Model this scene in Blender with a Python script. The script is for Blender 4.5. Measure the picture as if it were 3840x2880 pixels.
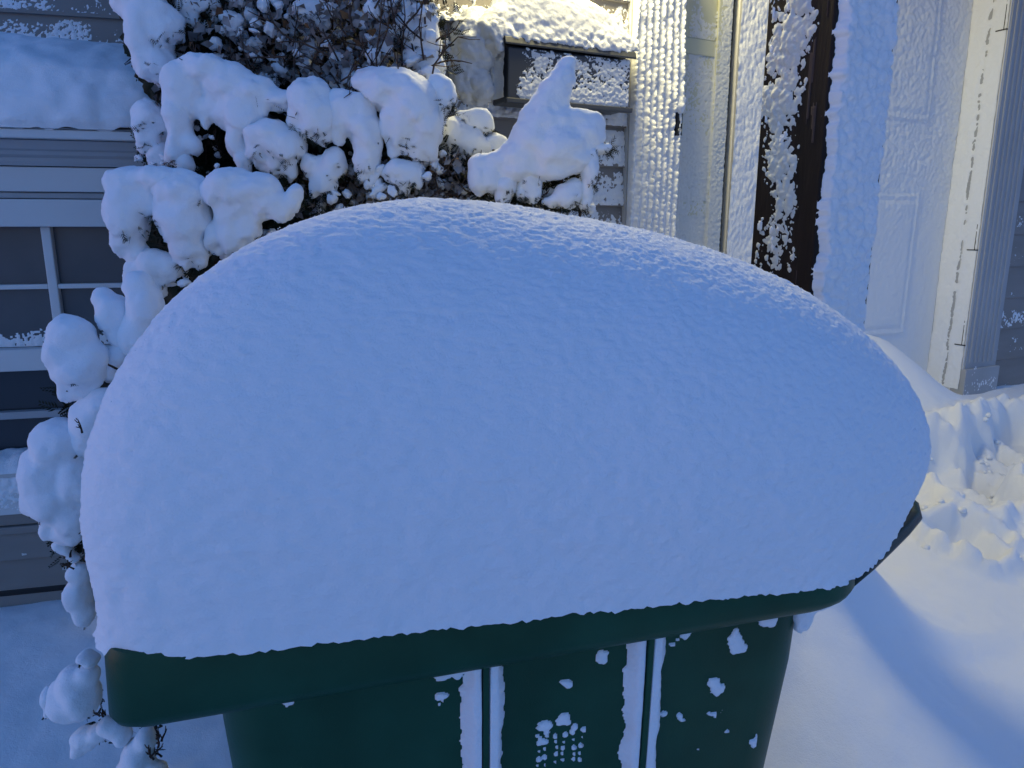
import bpy, math, random
import numpy as np

for o in list(bpy.data.objects):
    bpy.data.objects.remove(o)
SC = bpy.context.scene
COL = SC.collection
R = math.radians

# ------------------------------------------------------------------ camera, sky, exposure
EYE = 1.47
PITCH = R(12.2)
FPX = 2700.0                       # focal length in pixels of the 3840 wide photograph
cam = bpy.data.cameras.new('camera')
cam.sensor_width = 36.0
cam.lens = 36.0 * FPX / 3840.0
cam.clip_start = 0.02
cam.clip_end = 500.0
camo = bpy.data.objects.new('camera', cam)
COL.objects.link(camo)
camo.location = (0, 0, EYE)
camo.rotation_euler = (R(90) - PITCH, 0, 0)
SC.camera = camo

world = bpy.data.worlds.new('World')
SC.world = world
world.use_nodes = True
wn = world.node_tree
sky = wn.nodes.new('ShaderNodeTexSky')
sky.sky_type = 'NISHITA'
sky.sun_disc = False
sky.sun_elevation = R(0.2)
sky.sun_rotation = R(256)
sky.ozone_density = 3.35
sky.dust_density = 0.3
tint = wn.nodes.new('ShaderNodeMix')          # camera white balance set for the yellow porch light
tint.data_type = 'RGBA'
tint.blend_type = 'MULTIPLY'
tint.inputs['Factor'].default_value = 1.0
tint.inputs['B'].default_value = (0.94, 1.04, 1.22, 1)
wn.links.new(sky.outputs[0], tint.inputs['A'])
wn.links.new(tint.outputs['Result'], wn.nodes['Background'].inputs[0])
wn.nodes['Background'].inputs[1].default_value = 0.15
SC.view_settings.view_transform = 'Standard'
SC.view_settings.look = 'None'
SC.view_settings.exposure = 3.05
SC.view_settings.gamma = 1.0
SC.view_settings.use_curve_mapping = False
SC.render.engine = 'CYCLES'
SC.cycles.max_bounces = 6
SC.cycles.diffuse_bounces = 4
SC.cycles.use_denoising = True
LAMP_POWER = 12.5
LAMP_COLOR = (1.0, 0.86, 0.43)

rng = np.random.default_rng(7)
random.seed(7)


def at_y(px, py, y):
    """world point at depth y seen at pixel (px, py) of the 3840x2880 photograph"""
    v = -(py - 1440) / FPX
    r = np.array([(px - 1920) / FPX, math.cos(PITCH) + v * math.sin(PITCH), -math.sin(PITCH) + v * math.cos(PITCH)])
    return r * (y / r[1]) + np.array([0, 0, EYE])


# ------------------------------------------------------------------ noise
def _hash(ix, iy, iz, k=0):
    h = (ix.astype(np.int64) * 374761393 + iy.astype(np.int64) * 668265263 + iz.astype(np.int64) * 2147483647 + k * 974711) & 0xFFFFFFFF
    h = ((h ^ (h >> 13)) * 1274126177) & 0xFFFFFFFF
    h = ((h ^ (h >> 15)) * 2246822519) & 0xFFFFFFFF
    return ((h ^ (h >> 16)) & 0xFFFFFF) / float(0xFFFFFF)


def vnoise(p):
    """smooth value noise, 0..1"""
    i = np.floor(p)
    f = p - i
    f = f * f * f * (f * (f * 6 - 15) + 10)
    i = i.astype(np.int64)
    out = 0
    for dx in (0, 1):
        wx = f[:, 0] if dx else 1 - f[:, 0]
        for dy in (0, 1):
            wy = f[:, 1] if dy else 1 - f[:, 1]
            for dz in (0, 1):
                wz = f[:, 2] if dz else 1 - f[:, 2]
                out = out + wx * wy * wz * _hash(i[:, 0] + dx, i[:, 1] + dy, i[:, 2] + dz)
    return out


def fbm(p, octv=4, gain=0.5):
    p = np.asarray(p, float)
    a, s, t = 1.0, 0.0, 0.0
    for k in range(octv):
        s = s + a * (vnoise(p * (2.03 ** k) + 17.3 * k) - 0.5)
        t += a
        a *= gain
    return s / t * 2          # about -1..1


def worley(p):
    """rounded bumps: 1 at feature points, falling to 0"""
    p = np.asarray(p, float)
    i = np.floor(p).astype(np.int64)
    best = np.full(len(p), 9.0)
    for dx in (-1, 0, 1):
        for dy in (-1, 0, 1):
            for dz in (-1, 0, 1):
                a, b, c = i[:, 0] + dx, i[:, 1] + dy, i[:, 2] + dz
                q = np.stack([a + _hash(a, b, c, 1), b + _hash(a, b, c, 2), c + _hash(a, b, c, 3)], 1)
                best = np.minimum(best, ((p - q) ** 2).sum(1))
    return np.clip(1 - best, 0, 1)


def popcorn(p, cov, f1, f2):
    """stuck snow grains: rounded bumps growing together where cover is high, gaps where it is low; <0 is bare"""
    q = p + 0.006 * np.stack([fbm(p * 60, 2), np.zeros(len(p)), fbm(p * 60 + 31, 2)], 1)
    w1 = worley(q * np.array(f1))
    w2 = worley(q * np.array(f2) + 13)
    w3 = worley(q * np.array(f2) * 1.9 + 29)
    a = (w1 - (0.98 - 1.05 * cov)) * 0.9
    b = (w2 - (1.02 - 0.85 * cov)) * 0.7
    return np.maximum(a, b) + 0.16 * (w3 - 0.4) * (np.maximum(a, b) > 0)


def sstep(a, b, x):
    t = np.clip((x - a) / (b - a), 0, 1)
    return t * t * (3 - 2 * t)


# ------------------------------------------------------------------ materials
def mat(name, color, rough=0.6, spec=0.4, bump=None, vary=None, metallic=0.0, stretch=None):
    m = bpy.data.materials.new(name)
    m.use_nodes = True
    nt = m.node_tree
    b = nt.nodes['Principled BSDF']
    b.inputs['Base Color'].default_value = (*color, 1)
    b.inputs['Roughness'].default_value = rough
    b.inputs['Specular IOR Level'].default_value = spec
    b.inputs['Metallic'].default_value = metallic
    tc = nt.nodes.new('ShaderNodeTexCoord')
    src = tc.outputs['Object']
    if stretch:
        mp = nt.nodes.new('ShaderNodeMapping')
        mp.inputs['Scale'].default_value = stretch
        nt.links.new(src, mp.inputs['Vector'])
        src = mp.outputs['Vector']
    if vary:
        scale, color2, lo, hi = vary
        n = nt.nodes.new('ShaderNodeTexNoise')
        n.inputs['Scale'].default_value = scale
        n.inputs['Detail'].default_value = 6
        rp = nt.nodes.new('ShaderNodeValToRGB')
        rp.color_ramp.elements[0].position = lo
        rp.color_ramp.elements[1].position = hi
        rp.color_ramp.elements[0].color = (*color, 1)
        rp.color_ramp.elements[1].color = (*color2, 1)
        nt.links.new(src, n.inputs['Vector'])
        nt.links.new(n.outputs['Fac'], rp.inputs['Fac'])
        nt.links.new(rp.outputs['Color'], b.inputs['Base Color'])
    prev = None
    for scale, dist, st in (bump or []):
        n = nt.nodes.new('ShaderNodeTexNoise')
        n.inputs['Scale'].default_value = scale
        n.inputs['Detail'].default_value = 5
        n.inputs['Roughness'].default_value = 0.6
        bp = nt.nodes.new('ShaderNodeBump')
        bp.inputs['Strength'].default_value = st
        bp.inputs['Distance'].default_value = dist
        nt.links.new(src, n.inputs['Vector'])
        nt.links.new(n.outputs['Fac'], bp.inputs['Height'])
        if prev:
            nt.links.new(prev.outputs['Normal'], bp.inputs['Normal'])
        nt.links.new(bp.outputs['Normal'], b.inputs['Normal'])
        prev = bp
    return m


M_SNOW = mat('snow', (0.86, 0.88, 0.90), 0.75, 0.2, bump=[(60, 0.006, 0.22), (330, 0.002, 0.5)])
M_ICE = mat('ice crystal', (0.86, 0.88, 0.90), 0.10, 0.9)
M_CRUST = mat('crusted snow', (0.84, 0.86, 0.88), 0.6, 0.3, bump=[(160, 0.003, 0.7), (600, 0.001, 0.6)])
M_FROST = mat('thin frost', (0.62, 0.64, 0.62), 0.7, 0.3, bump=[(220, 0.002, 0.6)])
M_BIN = mat('green plastic', (0.004, 0.048, 0.020), 0.45, 0.28, bump=[(500, 0.0006, 0.4), (18, 0.002, 0.2)],
            vary=(9, (0.008, 0.072, 0.036), 0.35, 0.7))
M_BINDARK = mat('dark green plastic', (0.003, 0.022, 0.016), 0.45, 0.35, bump=[(500, 0.0006, 0.4)])
M_SIDING = mat('taupe vinyl siding', (0.23, 0.21, 0.19), 0.55, 0.35, bump=[(60, 0.0015, 0.3)],
               vary=(2.2, (0.28, 0.26, 0.24), 0.3, 0.7), stretch=(1, 1, 6))
M_WHITE = mat('white painted trim', (0.70, 0.70, 0.69), 0.5, 0.35, bump=[(90, 0.001, 0.25)],
              vary=(3, (0.62, 0.62, 0.61), 0.35, 0.75))
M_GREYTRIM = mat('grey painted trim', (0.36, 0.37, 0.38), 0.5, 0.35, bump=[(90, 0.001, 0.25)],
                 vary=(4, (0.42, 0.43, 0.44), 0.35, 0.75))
M_CREAM = mat('frosted sidelight glass', (0.50, 0.51, 0.36), 0.35, 0.4, bump=[(140, 0.001, 0.3)],
              vary=(3, (0.58, 0.58, 0.44), 0.3, 0.7))
M_POST = mat('dark brown stained wood', (0.014, 0.009, 0.0075), 0.7, 0.25, bump=[(22, 0.003, 0.5)],
             vary=(5, (0.028, 0.018, 0.014), 0.45, 0.75), stretch=(6, 6, 0.8))
M_BARE = mat('worn bare wood', (0.07, 0.05, 0.045), 0.8, 0.2, bump=[(40, 0.002, 0.4)], stretch=(6, 6, 1))
M_BOX = mat('slate grey metal', (0.075, 0.080, 0.088), 0.45, 0.45, bump=[(300, 0.0005, 0.3)])
M_BLACK = mat('black rubber', (0.012, 0.012, 0.013), 0.5, 0.4)
M_LEAF = mat('dark evergreen foliage', (0.012, 0.020, 0.010), 0.7, 0.25, vary=(14, (0.040, 0.034, 0.016), 0.4, 0.7))
M_TWIG = mat('brown twig bark', (0.045, 0.030, 0.022), 0.8, 0.2, vary=(20, (0.085, 0.055, 0.04), 0.4, 0.7))
M_DEAD = mat('withered brown leaf', (0.12, 0.055, 0.028), 0.8, 0.2, vary=(15, (0.20, 0.12, 0.06), 0.4, 0.7))
M_DUSTLEAF = mat('snow dusted leaf', (0.30, 0.28, 0.27), 0.85, 0.1, vary=(25, (0.12, 0.10, 0.09), 0.42, 0.68))

M_GLASS = bpy.data.materials.new('window glass')
M_GLASS.use_nodes = True
_b = M_GLASS.node_tree.nodes['Principled BSDF']
_b.inputs['Base Color'].default_value = (0.030, 0.034, 0.040, 1)
_b.inputs['Roughness'].default_value = 0.12
_b.inputs['Specular IOR Level'].default_value = 0.5
M_BLIND = mat('grey roller shade behind glass', (0.075, 0.085, 0.092), 0.25, 0.5, bump=[(200, 0.0006, 0.2)], vary=(7, (0.10, 0.105, 0.11), 0.35, 0.75))
M_BULB = bpy.data.materials.new('lit bulb')
M_BULB.use_nodes = True
_b = M_BULB.node_tree.nodes['Principled BSDF']
_b.inputs['Emission Color'].default_value = (*LAMP_COLOR, 1)
_b.inputs['Emission Strength'].default_value = 3.0


# ------------------------------------------------------------------ object helpers
def link(name, me, m=None, parent=None):
    o = bpy.data.objects.new(name, me)
    COL.objects.link(o)
    if m and me is not None and not me.materials:
        me.materials.append(m)
    if parent:
        o.parent = parent
    return o


def tag(o, label=None, cat=None, group=None, kind=None):
    for k, v in (('label', label), ('category', cat), ('group', group), ('kind', kind)):
        if v:
            o[k] = v
    return o


def empty(name, loc=(0, 0, 0)):
    o = bpy.data.objects.new(name, None)
    COL.objects.link(o)
    o['_base'] = 1
    return o


def mesh_np(name, V, Fq, smooth=True):
    me = bpy.data.meshes.new(name)
    V = np.ascontiguousarray(V, dtype=np.float32)
    Fq = np.ascontiguousarray(Fq, dtype=np.int32)
    k = Fq.shape[1]
    me.vertices.add(len(V))
    me.vertices.foreach_set('co', V.ravel())
    me.loops.add(Fq.size)
    me.loops.foreach_set('vertex_index', Fq.ravel())
    me.polygons.add(len(Fq))
    me.polygons.foreach_set('loop_start', np.arange(0, Fq.size, k, dtype=np.int32))
    me.polygons.foreach_set('use_smooth', np.full(len(Fq), smooth))
    me.update(calc_edges=True)
    me.validate()
    return me


def grid_faces(nu, nv, wrap_u=False):
    iu = np.arange(nu if wrap_u else nu - 1)
    iv = np.arange(nv - 1)
    U, V = np.meshgrid(iu, iv, indexing='xy')
    U2 = (U + 1) % nu
    return np.stack([V * nu + U, V * nu + U2, (V + 1) * nu + U2, (V + 1) * nu + U], -1).reshape(-1, 4)


class MB:
    def __init__(s, xf=None):
        s.v, s.f, s.xf = [], [], xf

    def poly(s, pts, faces):
        n = len(s.v)
        s.v += [tuple(s.xf(*p)) if s.xf else tuple(p) for p in pts]
        s.f += [tuple(i + n for i in f) for f in faces]

    def box(s, a0, a1, b0, b1, c0, c1):
        P = [(a0, b0, c0), (a1, b0, c0), (a1, b1, c0), (a0, b1, c0), (a0, b0, c1), (a1, b0, c1), (a1, b1, c1), (a0, b1, c1)]
        s.poly(P, [(0, 3, 2, 1), (4, 5, 6, 7), (0, 1, 5, 4), (1, 2, 6, 5), (2, 3, 7, 6), (3, 0, 4, 7)])

    def prism(s, prof, axis_vals, order):
        """extrude a closed profile [(p,q)..] between two values; order(a,p,q) -> local xyz"""
        n = len(prof)
        P = [order(axis_vals[0], p, q) for p, q in prof] + [order(axis_vals[1], p, q) for p, q in prof]
        F = [(i, (i + 1) % n, n + (i + 1) % n, n + i) for i in range(n)] + [tuple(range(n))[::-1], tuple(range(n, 2 * n))]
        s.poly(P, F)

    def tube(s, pts, rad, n=6):
        pts = [np.array(p, float) for p in pts]
        rads = rad if hasattr(rad, '__len__') else [rad] * len(pts)
        base = len(s.v)
        ref = None
        for i, p in enumerate(pts):
            d = pts[min(i + 1, len(pts) - 1)] - pts[max(i - 1, 0)]
            d /= np.linalg.norm(d) + 1e-9
            if ref is None:
                ref = np.array([0, 0, 1.]) if abs(d[2]) < .9 else np.array([1., 0, 0])
            a = np.cross(d, ref)
            a /= np.linalg.norm(a) + 1e-9
            b = np.cross(a, d)
            ref = b
            for k in range(n):
                t = 2 * math.pi * k / n
                q = p + rads[i] * (a * math.cos(t) + b * math.sin(t))
                s.v.append(tuple(s.xf(*q)) if s.xf else tuple(q))
        for i in range(len(pts) - 1):
            for k in range(n):
                k2 = (k + 1) % n
                s.f.append((base + i * n + k, base + i * n + k2, base + (i + 1) * n + k2, base + (i + 1) * n + k))
        s.f.append(tuple(base + k for k in range(n))[::-1])
        s.f.append(tuple(base + (len(pts) - 1) * n + k for k in range(n)))

    def build(s, name, m, parent=None, bevel=0.0, smooth=False):
        me = bpy.data.meshes.new(name)
        me.from_pydata(s.v, [], s.f)
        me.update()
        import bmesh
        bm = bmesh.new()
        bm.from_mesh(me)
        bmesh.ops.recalc_face_normals(bm, faces=bm.faces)
        if bevel:
            bmesh.ops.bevel(bm, geom=list(bm.edges), offset=bevel, segments=2, affect='EDGES', profile=0.5)
        bm.to_mesh(me)
        bm.free()
        if smooth:
            me.polygons.foreach_set('use_smooth', np.ones(len(me.polygons), bool))
        return link(name, me, m, parent)


def vnormals(me):
    n = np.empty(len(me.vertices) * 3, np.float32)
    me.vertices.foreach_get('normal', n)
    return n.reshape(-1, 3)


def coords(me):
    c = np.empty(len(me.vertices) * 3, np.float32)
    me.vertices.foreach_get('co', c)
    return c.reshape(-1, 3).astype(float)


_ico = None


def ico():
    global _ico
    if _ico is None:
        import bmesh
        bm = bmesh.new()
        bmesh.ops.create_icosphere(bm, subdivisions=3, radius=1)
        _ico = (np.array([v.co[:] for v in bm.verts]), np.array([[v.index for v in f.verts] for f in bm.faces]))
        bm.free()
    return _ico


def blob_mesh(name, ells, voxel=0.007, smooth=6, amp=0.006, freq=28, under=2.2, fine=0.0015):
    """snow lump: ellipsoids (centre, radii) fused by voxel remesh, smoothed and roughened, ragged underneath"""
    iv, fi = ico()
    V, F = [], []
    for c, r in ells:
        n = sum(len(x) for x in V)
        w = iv * (1 + 0.16 * fbm(iv * 1.7 + np.array(c) * 31, 3)[:, None])
        V.append(np.array(c) + w * np.array(r))
        F.append(fi + n)
    tmp = mesh_np('tmp', np.vstack(V), np.vstack(F))
    o = link('tmp', tmp)
    md = o.modifiers.new('r', 'REMESH')
    md.mode = 'VOXEL'
    md.voxel_size = voxel
    md.use_smooth_shade = True
    sm = o.modifiers.new('s', 'SMOOTH')
    sm.iterations = smooth
    sm.factor = 0.5
    dg = bpy.context.evaluated_depsgraph_get()
    me = bpy.data.meshes.new_from_object(o.evaluated_get(dg))
    bpy.data.objects.remove(o)
    bpy.data.meshes.remove(tmp)
    me.name = name
    c = coords(me)
    nn = vnormals(me).astype(float)
    down = sstep(0.1, 0.8, -nn[:, 2])
    a = amp * (1 + (under - 1) * down)
    d = a * fbm(c * freq, 3) + 0.42 * amp * fbm(c * 70, 3) + down * amp * 1.3 * fbm(c * 46, 3) + fine * fbm(c * 190, 2) - down * amp * 1.2 * np.clip(worley(c * 40) - 0.35, 0, 1)
    c = c + nn * d[:, None]
    me.vertices.foreach_set('co', c.astype(np.float32).ravel())
    me.polygons.foreach_set('use_smooth', np.ones(len(me.polygons), bool))
    me.update()
    return me


def crust(name, m, parent, xf, u0, u1, v0, v1, res, hfun, kind=None):
    """height field of stuck snow over the face (u,v); xf(u, height, v) -> world; sunken parts are dropped"""
    nu = max(2, int((u1 - u0) / res) + 1)
    nv = max(2, int((v1 - v0) / res) + 1)
    U, V = np.meshgrid(np.linspace(u0, u1, nu), np.linspace(v0, v1, nv))
    u, v = U.ravel(), V.ravel()
    h = hfun(u, v)
    F = grid_faces(nu, nv)
    keep = (h[F] > -0.0004).any(1)
    F = F[keep]
    used = np.unique(F)
    if len(used) == 0:
        return None
    mp = np.zeros(nu * nv, int)
    mp[used] = np.arange(len(used))
    h = np.maximum(h, -0.003)
    P = np.stack(xf(u[used], h[used], v[used]), 1)
    me = mesh_np(name, P, mp[F])
    o = link(name, me, m, parent)
    if kind:
        o['kind'] = kind
    return o


def uv3(u, v, k=0.0):
    return np.stack([u, np.full_like(u, k), v], 1)


# ================================================================== SETTING: ground
E_ANG = R(26)
WX, WY = 2.412, 3.831
ex, ey = math.cos(E_ANG), math.sin(E_ANG)
nx, ny = math.sin(E_ANG), -math.cos(E_ANG)


def wp(s, d, z):
    """entry wall frame: s along the wall, d out of it, z up"""
    return (WX + s * ex + d * nx, WY + s * ey + d * ny, z)


B_ANG = R(13.5)
BX, BY = -1.413, 1.918
bex, bey = math.cos(B_ANG), math.sin(B_ANG)
bnx, bny = math.sin(B_ANG), -math.cos(B_ANG)


def bp(s, d, z):
    """bay window frame"""
    return (BX + s * bex + d * bnx, BY + s * bey + d * bny, z)


def ground_z(x, y):
    p = np.stack([x, y, np.zeros_like(x)], 1)
    z = 0.24 + 0.05 * fbm(p * 0.7, 3) + 0.018 * fbm(p * 2.3, 3)
    # drift rising to the stoop and door
    sd = (x - WX) * nx + (y - WY) * ny
    z += 0.34 * sstep(1.9, 0.0, sd) * sstep(0.2, 1.6, x)
    z += 0.36 * np.exp(-np.clip(sd + 0.15, 0, 9) ** 2 / 0.12) * sstep(0.03, -0.60, (x - WX) * ex + (y - WY) * ey) * sstep(0.4, 1.2, x)
    # bank against the bay
    bd = (x - BX) * bnx + (y - BY) * bny
    z += 0.18 * sstep(0.9, 0.0, bd) * sstep(0.3, -0.5, x)
    # moat of drift round the bin, added light-blocking heap, low ridge lower right
    z += 0.05 * np.exp(-(((x - 0.78) / 0.28) ** 2 + ((y - 1.35) / 0.55) ** 2))
    z += 0.30 * np.exp(-(((x - 0.50) / 0.42) ** 2 + ((y - 1.60) / 0.48) ** 2))
    z += 0.62 * np.exp(-(((x - 0.40) / 0.22) ** 2 + ((y - 1.72) / 0.17) ** 2) ** 1.3)  # unseen heap added behind the bin to block lantern light
    z += 0.28 * np.exp(-(((x - 0.80) / 0.27) ** 2 + ((y - 1.90) / 0.25) ** 2))
    q = (y - 1.62) - 0.35 * (x - 0.85)
    z += 0.045 * sstep(-0.02, 0.10, q) * sstep(0.55, 0.8, x) * sstep(1.6, 1.1, x) * np.exp(-np.clip(q, 0, 9) / 0.35)
    return z


# trampled footprints: (x, y, long, wide, angle, depth)
PRINTS = [(1.86, 2.80, .33, .16, 1.05, .17), (1.56, 2.34, .13, .085, -.25, .075), (2.16, 3.02, .26, .15, 1.1, .16),
          (2.45, 3.30, .26, .16, .9, .14), (2.05, 2.35, .26, .15, .9, .12), (2.7, 2.8, .28, .17, .8, .14), (1.62, 3.10, .12, .05, .1, .05)]


def ground_full(x, y):
    z = ground_z(x, y)
    p = np.stack([x, y, np.zeros_like(x)], 1)
    wx_ = 0.06 * fbm(p * 5, 3)
    wy_ = 0.06 * fbm(p * 5 + 40, 3)
    tr = np.zeros_like(x)
    for (a, b, l, w, t, dp) in PRINTS:
        dx, dy = x - a + wx_, y - b + wy_
        u = (dx * math.cos(t) + dy * math.sin(t)) / l
        v = (-dx * math.sin(t) + dy * math.cos(t)) / w
        r = np.sqrt(u * u + v * v)
        z = z - dp * sstep(1.02, 0.70, r) + dp * 0.30 * np.exp(-((r - 1.22) / 0.20) ** 2)
        tr = np.maximum(tr, sstep(2.0, 1.2, r) * sstep(0.65, 1.0, r))
    lump = np.clip(worley(p * 15 + np.array([0, 0, .5])) - 0.40, 0, 1)
    lump2 = np.clip(worley(p * 34 + np.array([0, 0, .3])) - 0.45, 0, 1)
    z = z + tr * (0.06 * lump * (0.5 + 1.0 * vnoise(p * 4 + 3)) + 0.022 * lump2 + 0.025 * fbm(p * 14, 4))
    z = z + 0.0035 * fbm(p * 22, 3)
    return z


def ground_patch(x0, x1, y0, y1, res):
    nu, nv = int((x1 - x0) / res) + 1, int((y1 - y0) / res) + 1
    X, Y = np.meshgrid(np.linspace(x0, x1, nu), np.linspace(y0, y1, nv))
    x, y = X.ravel(), Y.ravel()
    return x, y, nu, nv


# graded grid: fine near, coarse to the horizon
def graded(lo, hi, flo, fhi, res, n):
    a = np.arange(flo, fhi + 1e-6, res)
    left = flo - np.geomspace(res, flo - lo, n)[::-1]
    right = fhi + np.geomspace(res, hi - fhi, n)
    return np.concatenate([left, a, right])


gx = graded(-60, 60, -2.2, 3.6, 0.0125, 26)
gy = graded(-60, 60, 0.8, 4.2, 0.0125, 26)
GX, GY = np.meshgrid(gx, gy)
gz = ground_full(GX.ravel(), GY.ravel())
gme = mesh_np('snow_ground', np.stack([GX.ravel(), GY.ravel(), gz], 1), grid_faces(len(gx), len(gy)))
tag(link('snow_ground', gme, M_SNOW), kind='structure', label='blue white snow covering the ground with trampled footprints by the entry')

# crumbs of snow thrown up round the footprints
crg = np.random.default_rng(41)
cx = np.concatenate([crg.uniform(1.35, 2.6, 90), crg.uniform(1.5, 2.6, 14)])
cy = np.concatenate([crg.uniform(2.25, 3.3, 90), crg.uniform(2.0, 3.0, 14)])
cz = ground_full(cx, cy)
cV, cF = [], []
import bmesh as _bm
_b = _bm.new()
_bm.ops.create_icosphere(_b, subdivisions=2, radius=1)
_v = np.array([v.co[:] for v in _b.verts])
_f = np.array([[v.index for v in f.verts] for f in _b.faces])
_b.free()
for i in range(len(cx)):
    r_ = crg.uniform(0.004, 0.015) * (1 if i < 90 else 0.6)
    w_ = _v * (1 + 0.35 * fbm(_v * 2 + i * 7.3, 2)[:, None]) * r_ * np.array([1, 1, .8])
    cV.append(w_ + np.array([cx[i], cy[i], cz[i] + r_ * 0.25]))
    cF.append(_f + i * len(_v))
cr = link('snow_crumbs', mesh_np('snow_crumbs', np.vstack(cV), np.vstack(cF)), M_SNOW)
tag(cr, 'loose crumbs of snow scattered round the trampled footprints', None, None, 'stuff')

# ================================================================== HOUSE
house = empty('house')
tag(house, 'taupe clapboard house front with white trim, entry door and bay window plastered in snow', 'house')


def siding_board(xf, s0, s1, z0, pitch, proud=0.016, m=M_SIDING):
    b = MB(xf)
    prof = [(-0.03, z0 - 0.004), (proud, z0 - 0.004), (proud + 0.001, z0 + 0.004), (0.004, z0 + pitch), (-0.03, z0 + pitch)]
    b.prism(prof, (s0, s1), lambda a, p, q: (a, p, q))
    return b.build('siding_board', m, house)


def siding_snow(xf, s0, s1, z0, pitch, proud, dens, amp, seed, edge=None, res=0.0035, f=60.0, cmax=0.72):
    """snow stuck on one board: heaviest on the lower two thirds and the lip"""
    def h(u, v):
        t = (v - z0) / pitch
        surf = proud * (1 - t) + 0.003 * t
        p = uv3(u, v, seed)
        n = fbm(p * np.array([11, 1, 16]), 4)
        cover = dens + 0.55 * n + 0.30 * (0.75 - t)
        if edge is not None:
            cover = cover + edge(u, v)
        hh = amp * np.clip(popcorn(p, np.clip(cover, -0.3, cmax), (f, 1, f), (f * 1.9, 1, f * 1.9)), -.2, 1.2)
        hh = hh * sstep(0.98, 0.72 + 0.1 * n, t) - 0.004 * sstep(0.90, 0.98, t)
        hh = np.where(t < 0.03, hh - 0.002, hh)
        return surf + np.where(hh > 0, hh, -surf - 0.002)
    return crust('snow_crust', M_CRUST, house, lambda u, h_, v: xf(u, h_, v), s0, s1, z0, z0 + pitch, res, h, 'stuff')


# --- entry wall, left of the door (mailbox wall)
SL0, SL1 = -3.35, -2.215
PITCHL = 0.1435
zz = 1.699 - 9 * PITCHL
k = 0
while zz < 3.05:
    siding_board(wp, SL0, SL1, zz, PITCHL)
    if 1.1 < zz < 2.45:
        if zz > 1.84:
            e_ = lambda u, v: 0.20 * sstep(-2.98, -2.84, u) - 0.5 * sstep(2.02, 1.85, v) * sstep(-2.86, -3.0, u)
            siding_snow(wp, -3.2, SL1 - 0.002, zz, PITCHL, 0.016, 0.12, 0.020, k, e_, 0.0035, 58.0, 0.85)
        else:
            e_ = lambda u, v: -1.0 * sstep(-2.62, -2.76, u) + 0.05
            siding_snow(wp, -3.0, SL1 - 0.002, zz, PITCHL, 0.016, 0.40, 0.011, k, e_, 0.0035, 66.0, 0.62)
    zz += PITCHL
    k += 1
# --- entry wall, right of the door
PITCHR = 0.172
zz = 1.262 - 5 * PITCHR + 0.008
while zz < 3.05:
    siding_board(wp, 0.285, 2.6, zz, PITCHR)
    if zz < 2.2:
        siding_snow(wp, 0.30, 0.75, zz, PITCHR, 0.016, -0.10 + 0.12 * math.sin(k * 2.1), 0.008, k + 5)
    zz += PITCHR
    k += 1
# sheathing behind
b = MB(wp)
b.box(-3.35, 2.6, -0.34, -0.28, 0.0, 3.1)
b.build('wall_sheathing', M_SIDING, house)


# --- pilasters with flutes
def pilaster(s0, s1, d, base_z):
    b = MB(wp)
    b.box(s0, s1, -0.26, d, 0.2, 3.0)
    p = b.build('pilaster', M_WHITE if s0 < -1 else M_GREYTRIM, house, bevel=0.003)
    n = 6
    w = (s1 - s0) / (n + 1.0)
    for i in range(n):
        c = s0 + w * (i + 1)
        fl = MB(wp)
        prof = [(c - w * 0.30, d - 0.002), (c - w * 0.22, d + 0.003), (c, d + 0.0045), (c + w * 0.22, d + 0.003), (c + w * 0.30, d - 0.002)]
        fl.prism(prof, (base_z + 0.16, 2.95), lambda a, p_, q: (p_, q, a))
        fl.build('flute', p.data.materials[0], p)
    pl = MB(wp)
    pl.box(s0 - 0.012, s1 + 0.012, -0.02, d + 0.018, 0.2, base_z + 0.13)
    pl.build('plinth', p.data.materials[0], p, bevel=0.004)
    return p


pil_l = pilaster(-2.19, -1.98, 0.035, 0.62)
pil_r = pilaster(0.0, 0.272, 0.04, 0.60)
# corner trim strip between siding and left pilaster
b = MB(wp)
b.box(-2.215, -2.192, -0.03, 0.028, 0.3, 3.0)
b.build('trim_strip', M_WHITE, house)


def pil_snow(u, v):
    p = uv3(u, v, 3)
    ph = (u + 2.19) / 0.21
    col = 0.5 + 0.5 * np.cos(ph * 2 * np.pi * 7)
    w = worley(p * np.array([70, 1, 62])) + 0.35 * worley(p * np.array([140, 1, 130])) - 0.2
    w2 = worley(p * np.array([42, 1, 40]) + 9)
    n = fbm(p * np.array([8, 1, 5]), 3)
    heavy = sstep(1.0, 1.9, v) * 0.6 + 0.4
    h = 0.004 + heavy * (0.010 * (1 - col) + 0.016 * w * (0.45 + 0.55 * (1 - col)) + 0.010 * w2 * sstep(-.2, .5, n)) + 0.004 * n
    h *= sstep(-0.115, -0.09, ph) * sstep(1.0, 0.97, ph)
    return h


crust('snow_crust', M_CRUST, pil_l, lambda u, h, v: wp(u, 0.036 + h, v), -2.214, -1.978, 0.9, 2.5, 0.003, pil_snow, 'stuff')
crust('snow_crust', M_CRUST, pil_r, lambda u, h, v: wp(u, 0.058 + h, v), -0.01, 0.28, 0.55, 1.3, 0.0045,
      lambda u, v: 0.007 * np.clip(popcorn(uv3(u, v, 3), np.clip(-0.36 + 0.36 * sstep(0.90, 0.62, v) + 0.35 * fbm(uv3(u, v) * 14, 3), -.3, .7), (70, 1, 60), (130, 1, 120)), -.3, 1), 'stuff')

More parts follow.
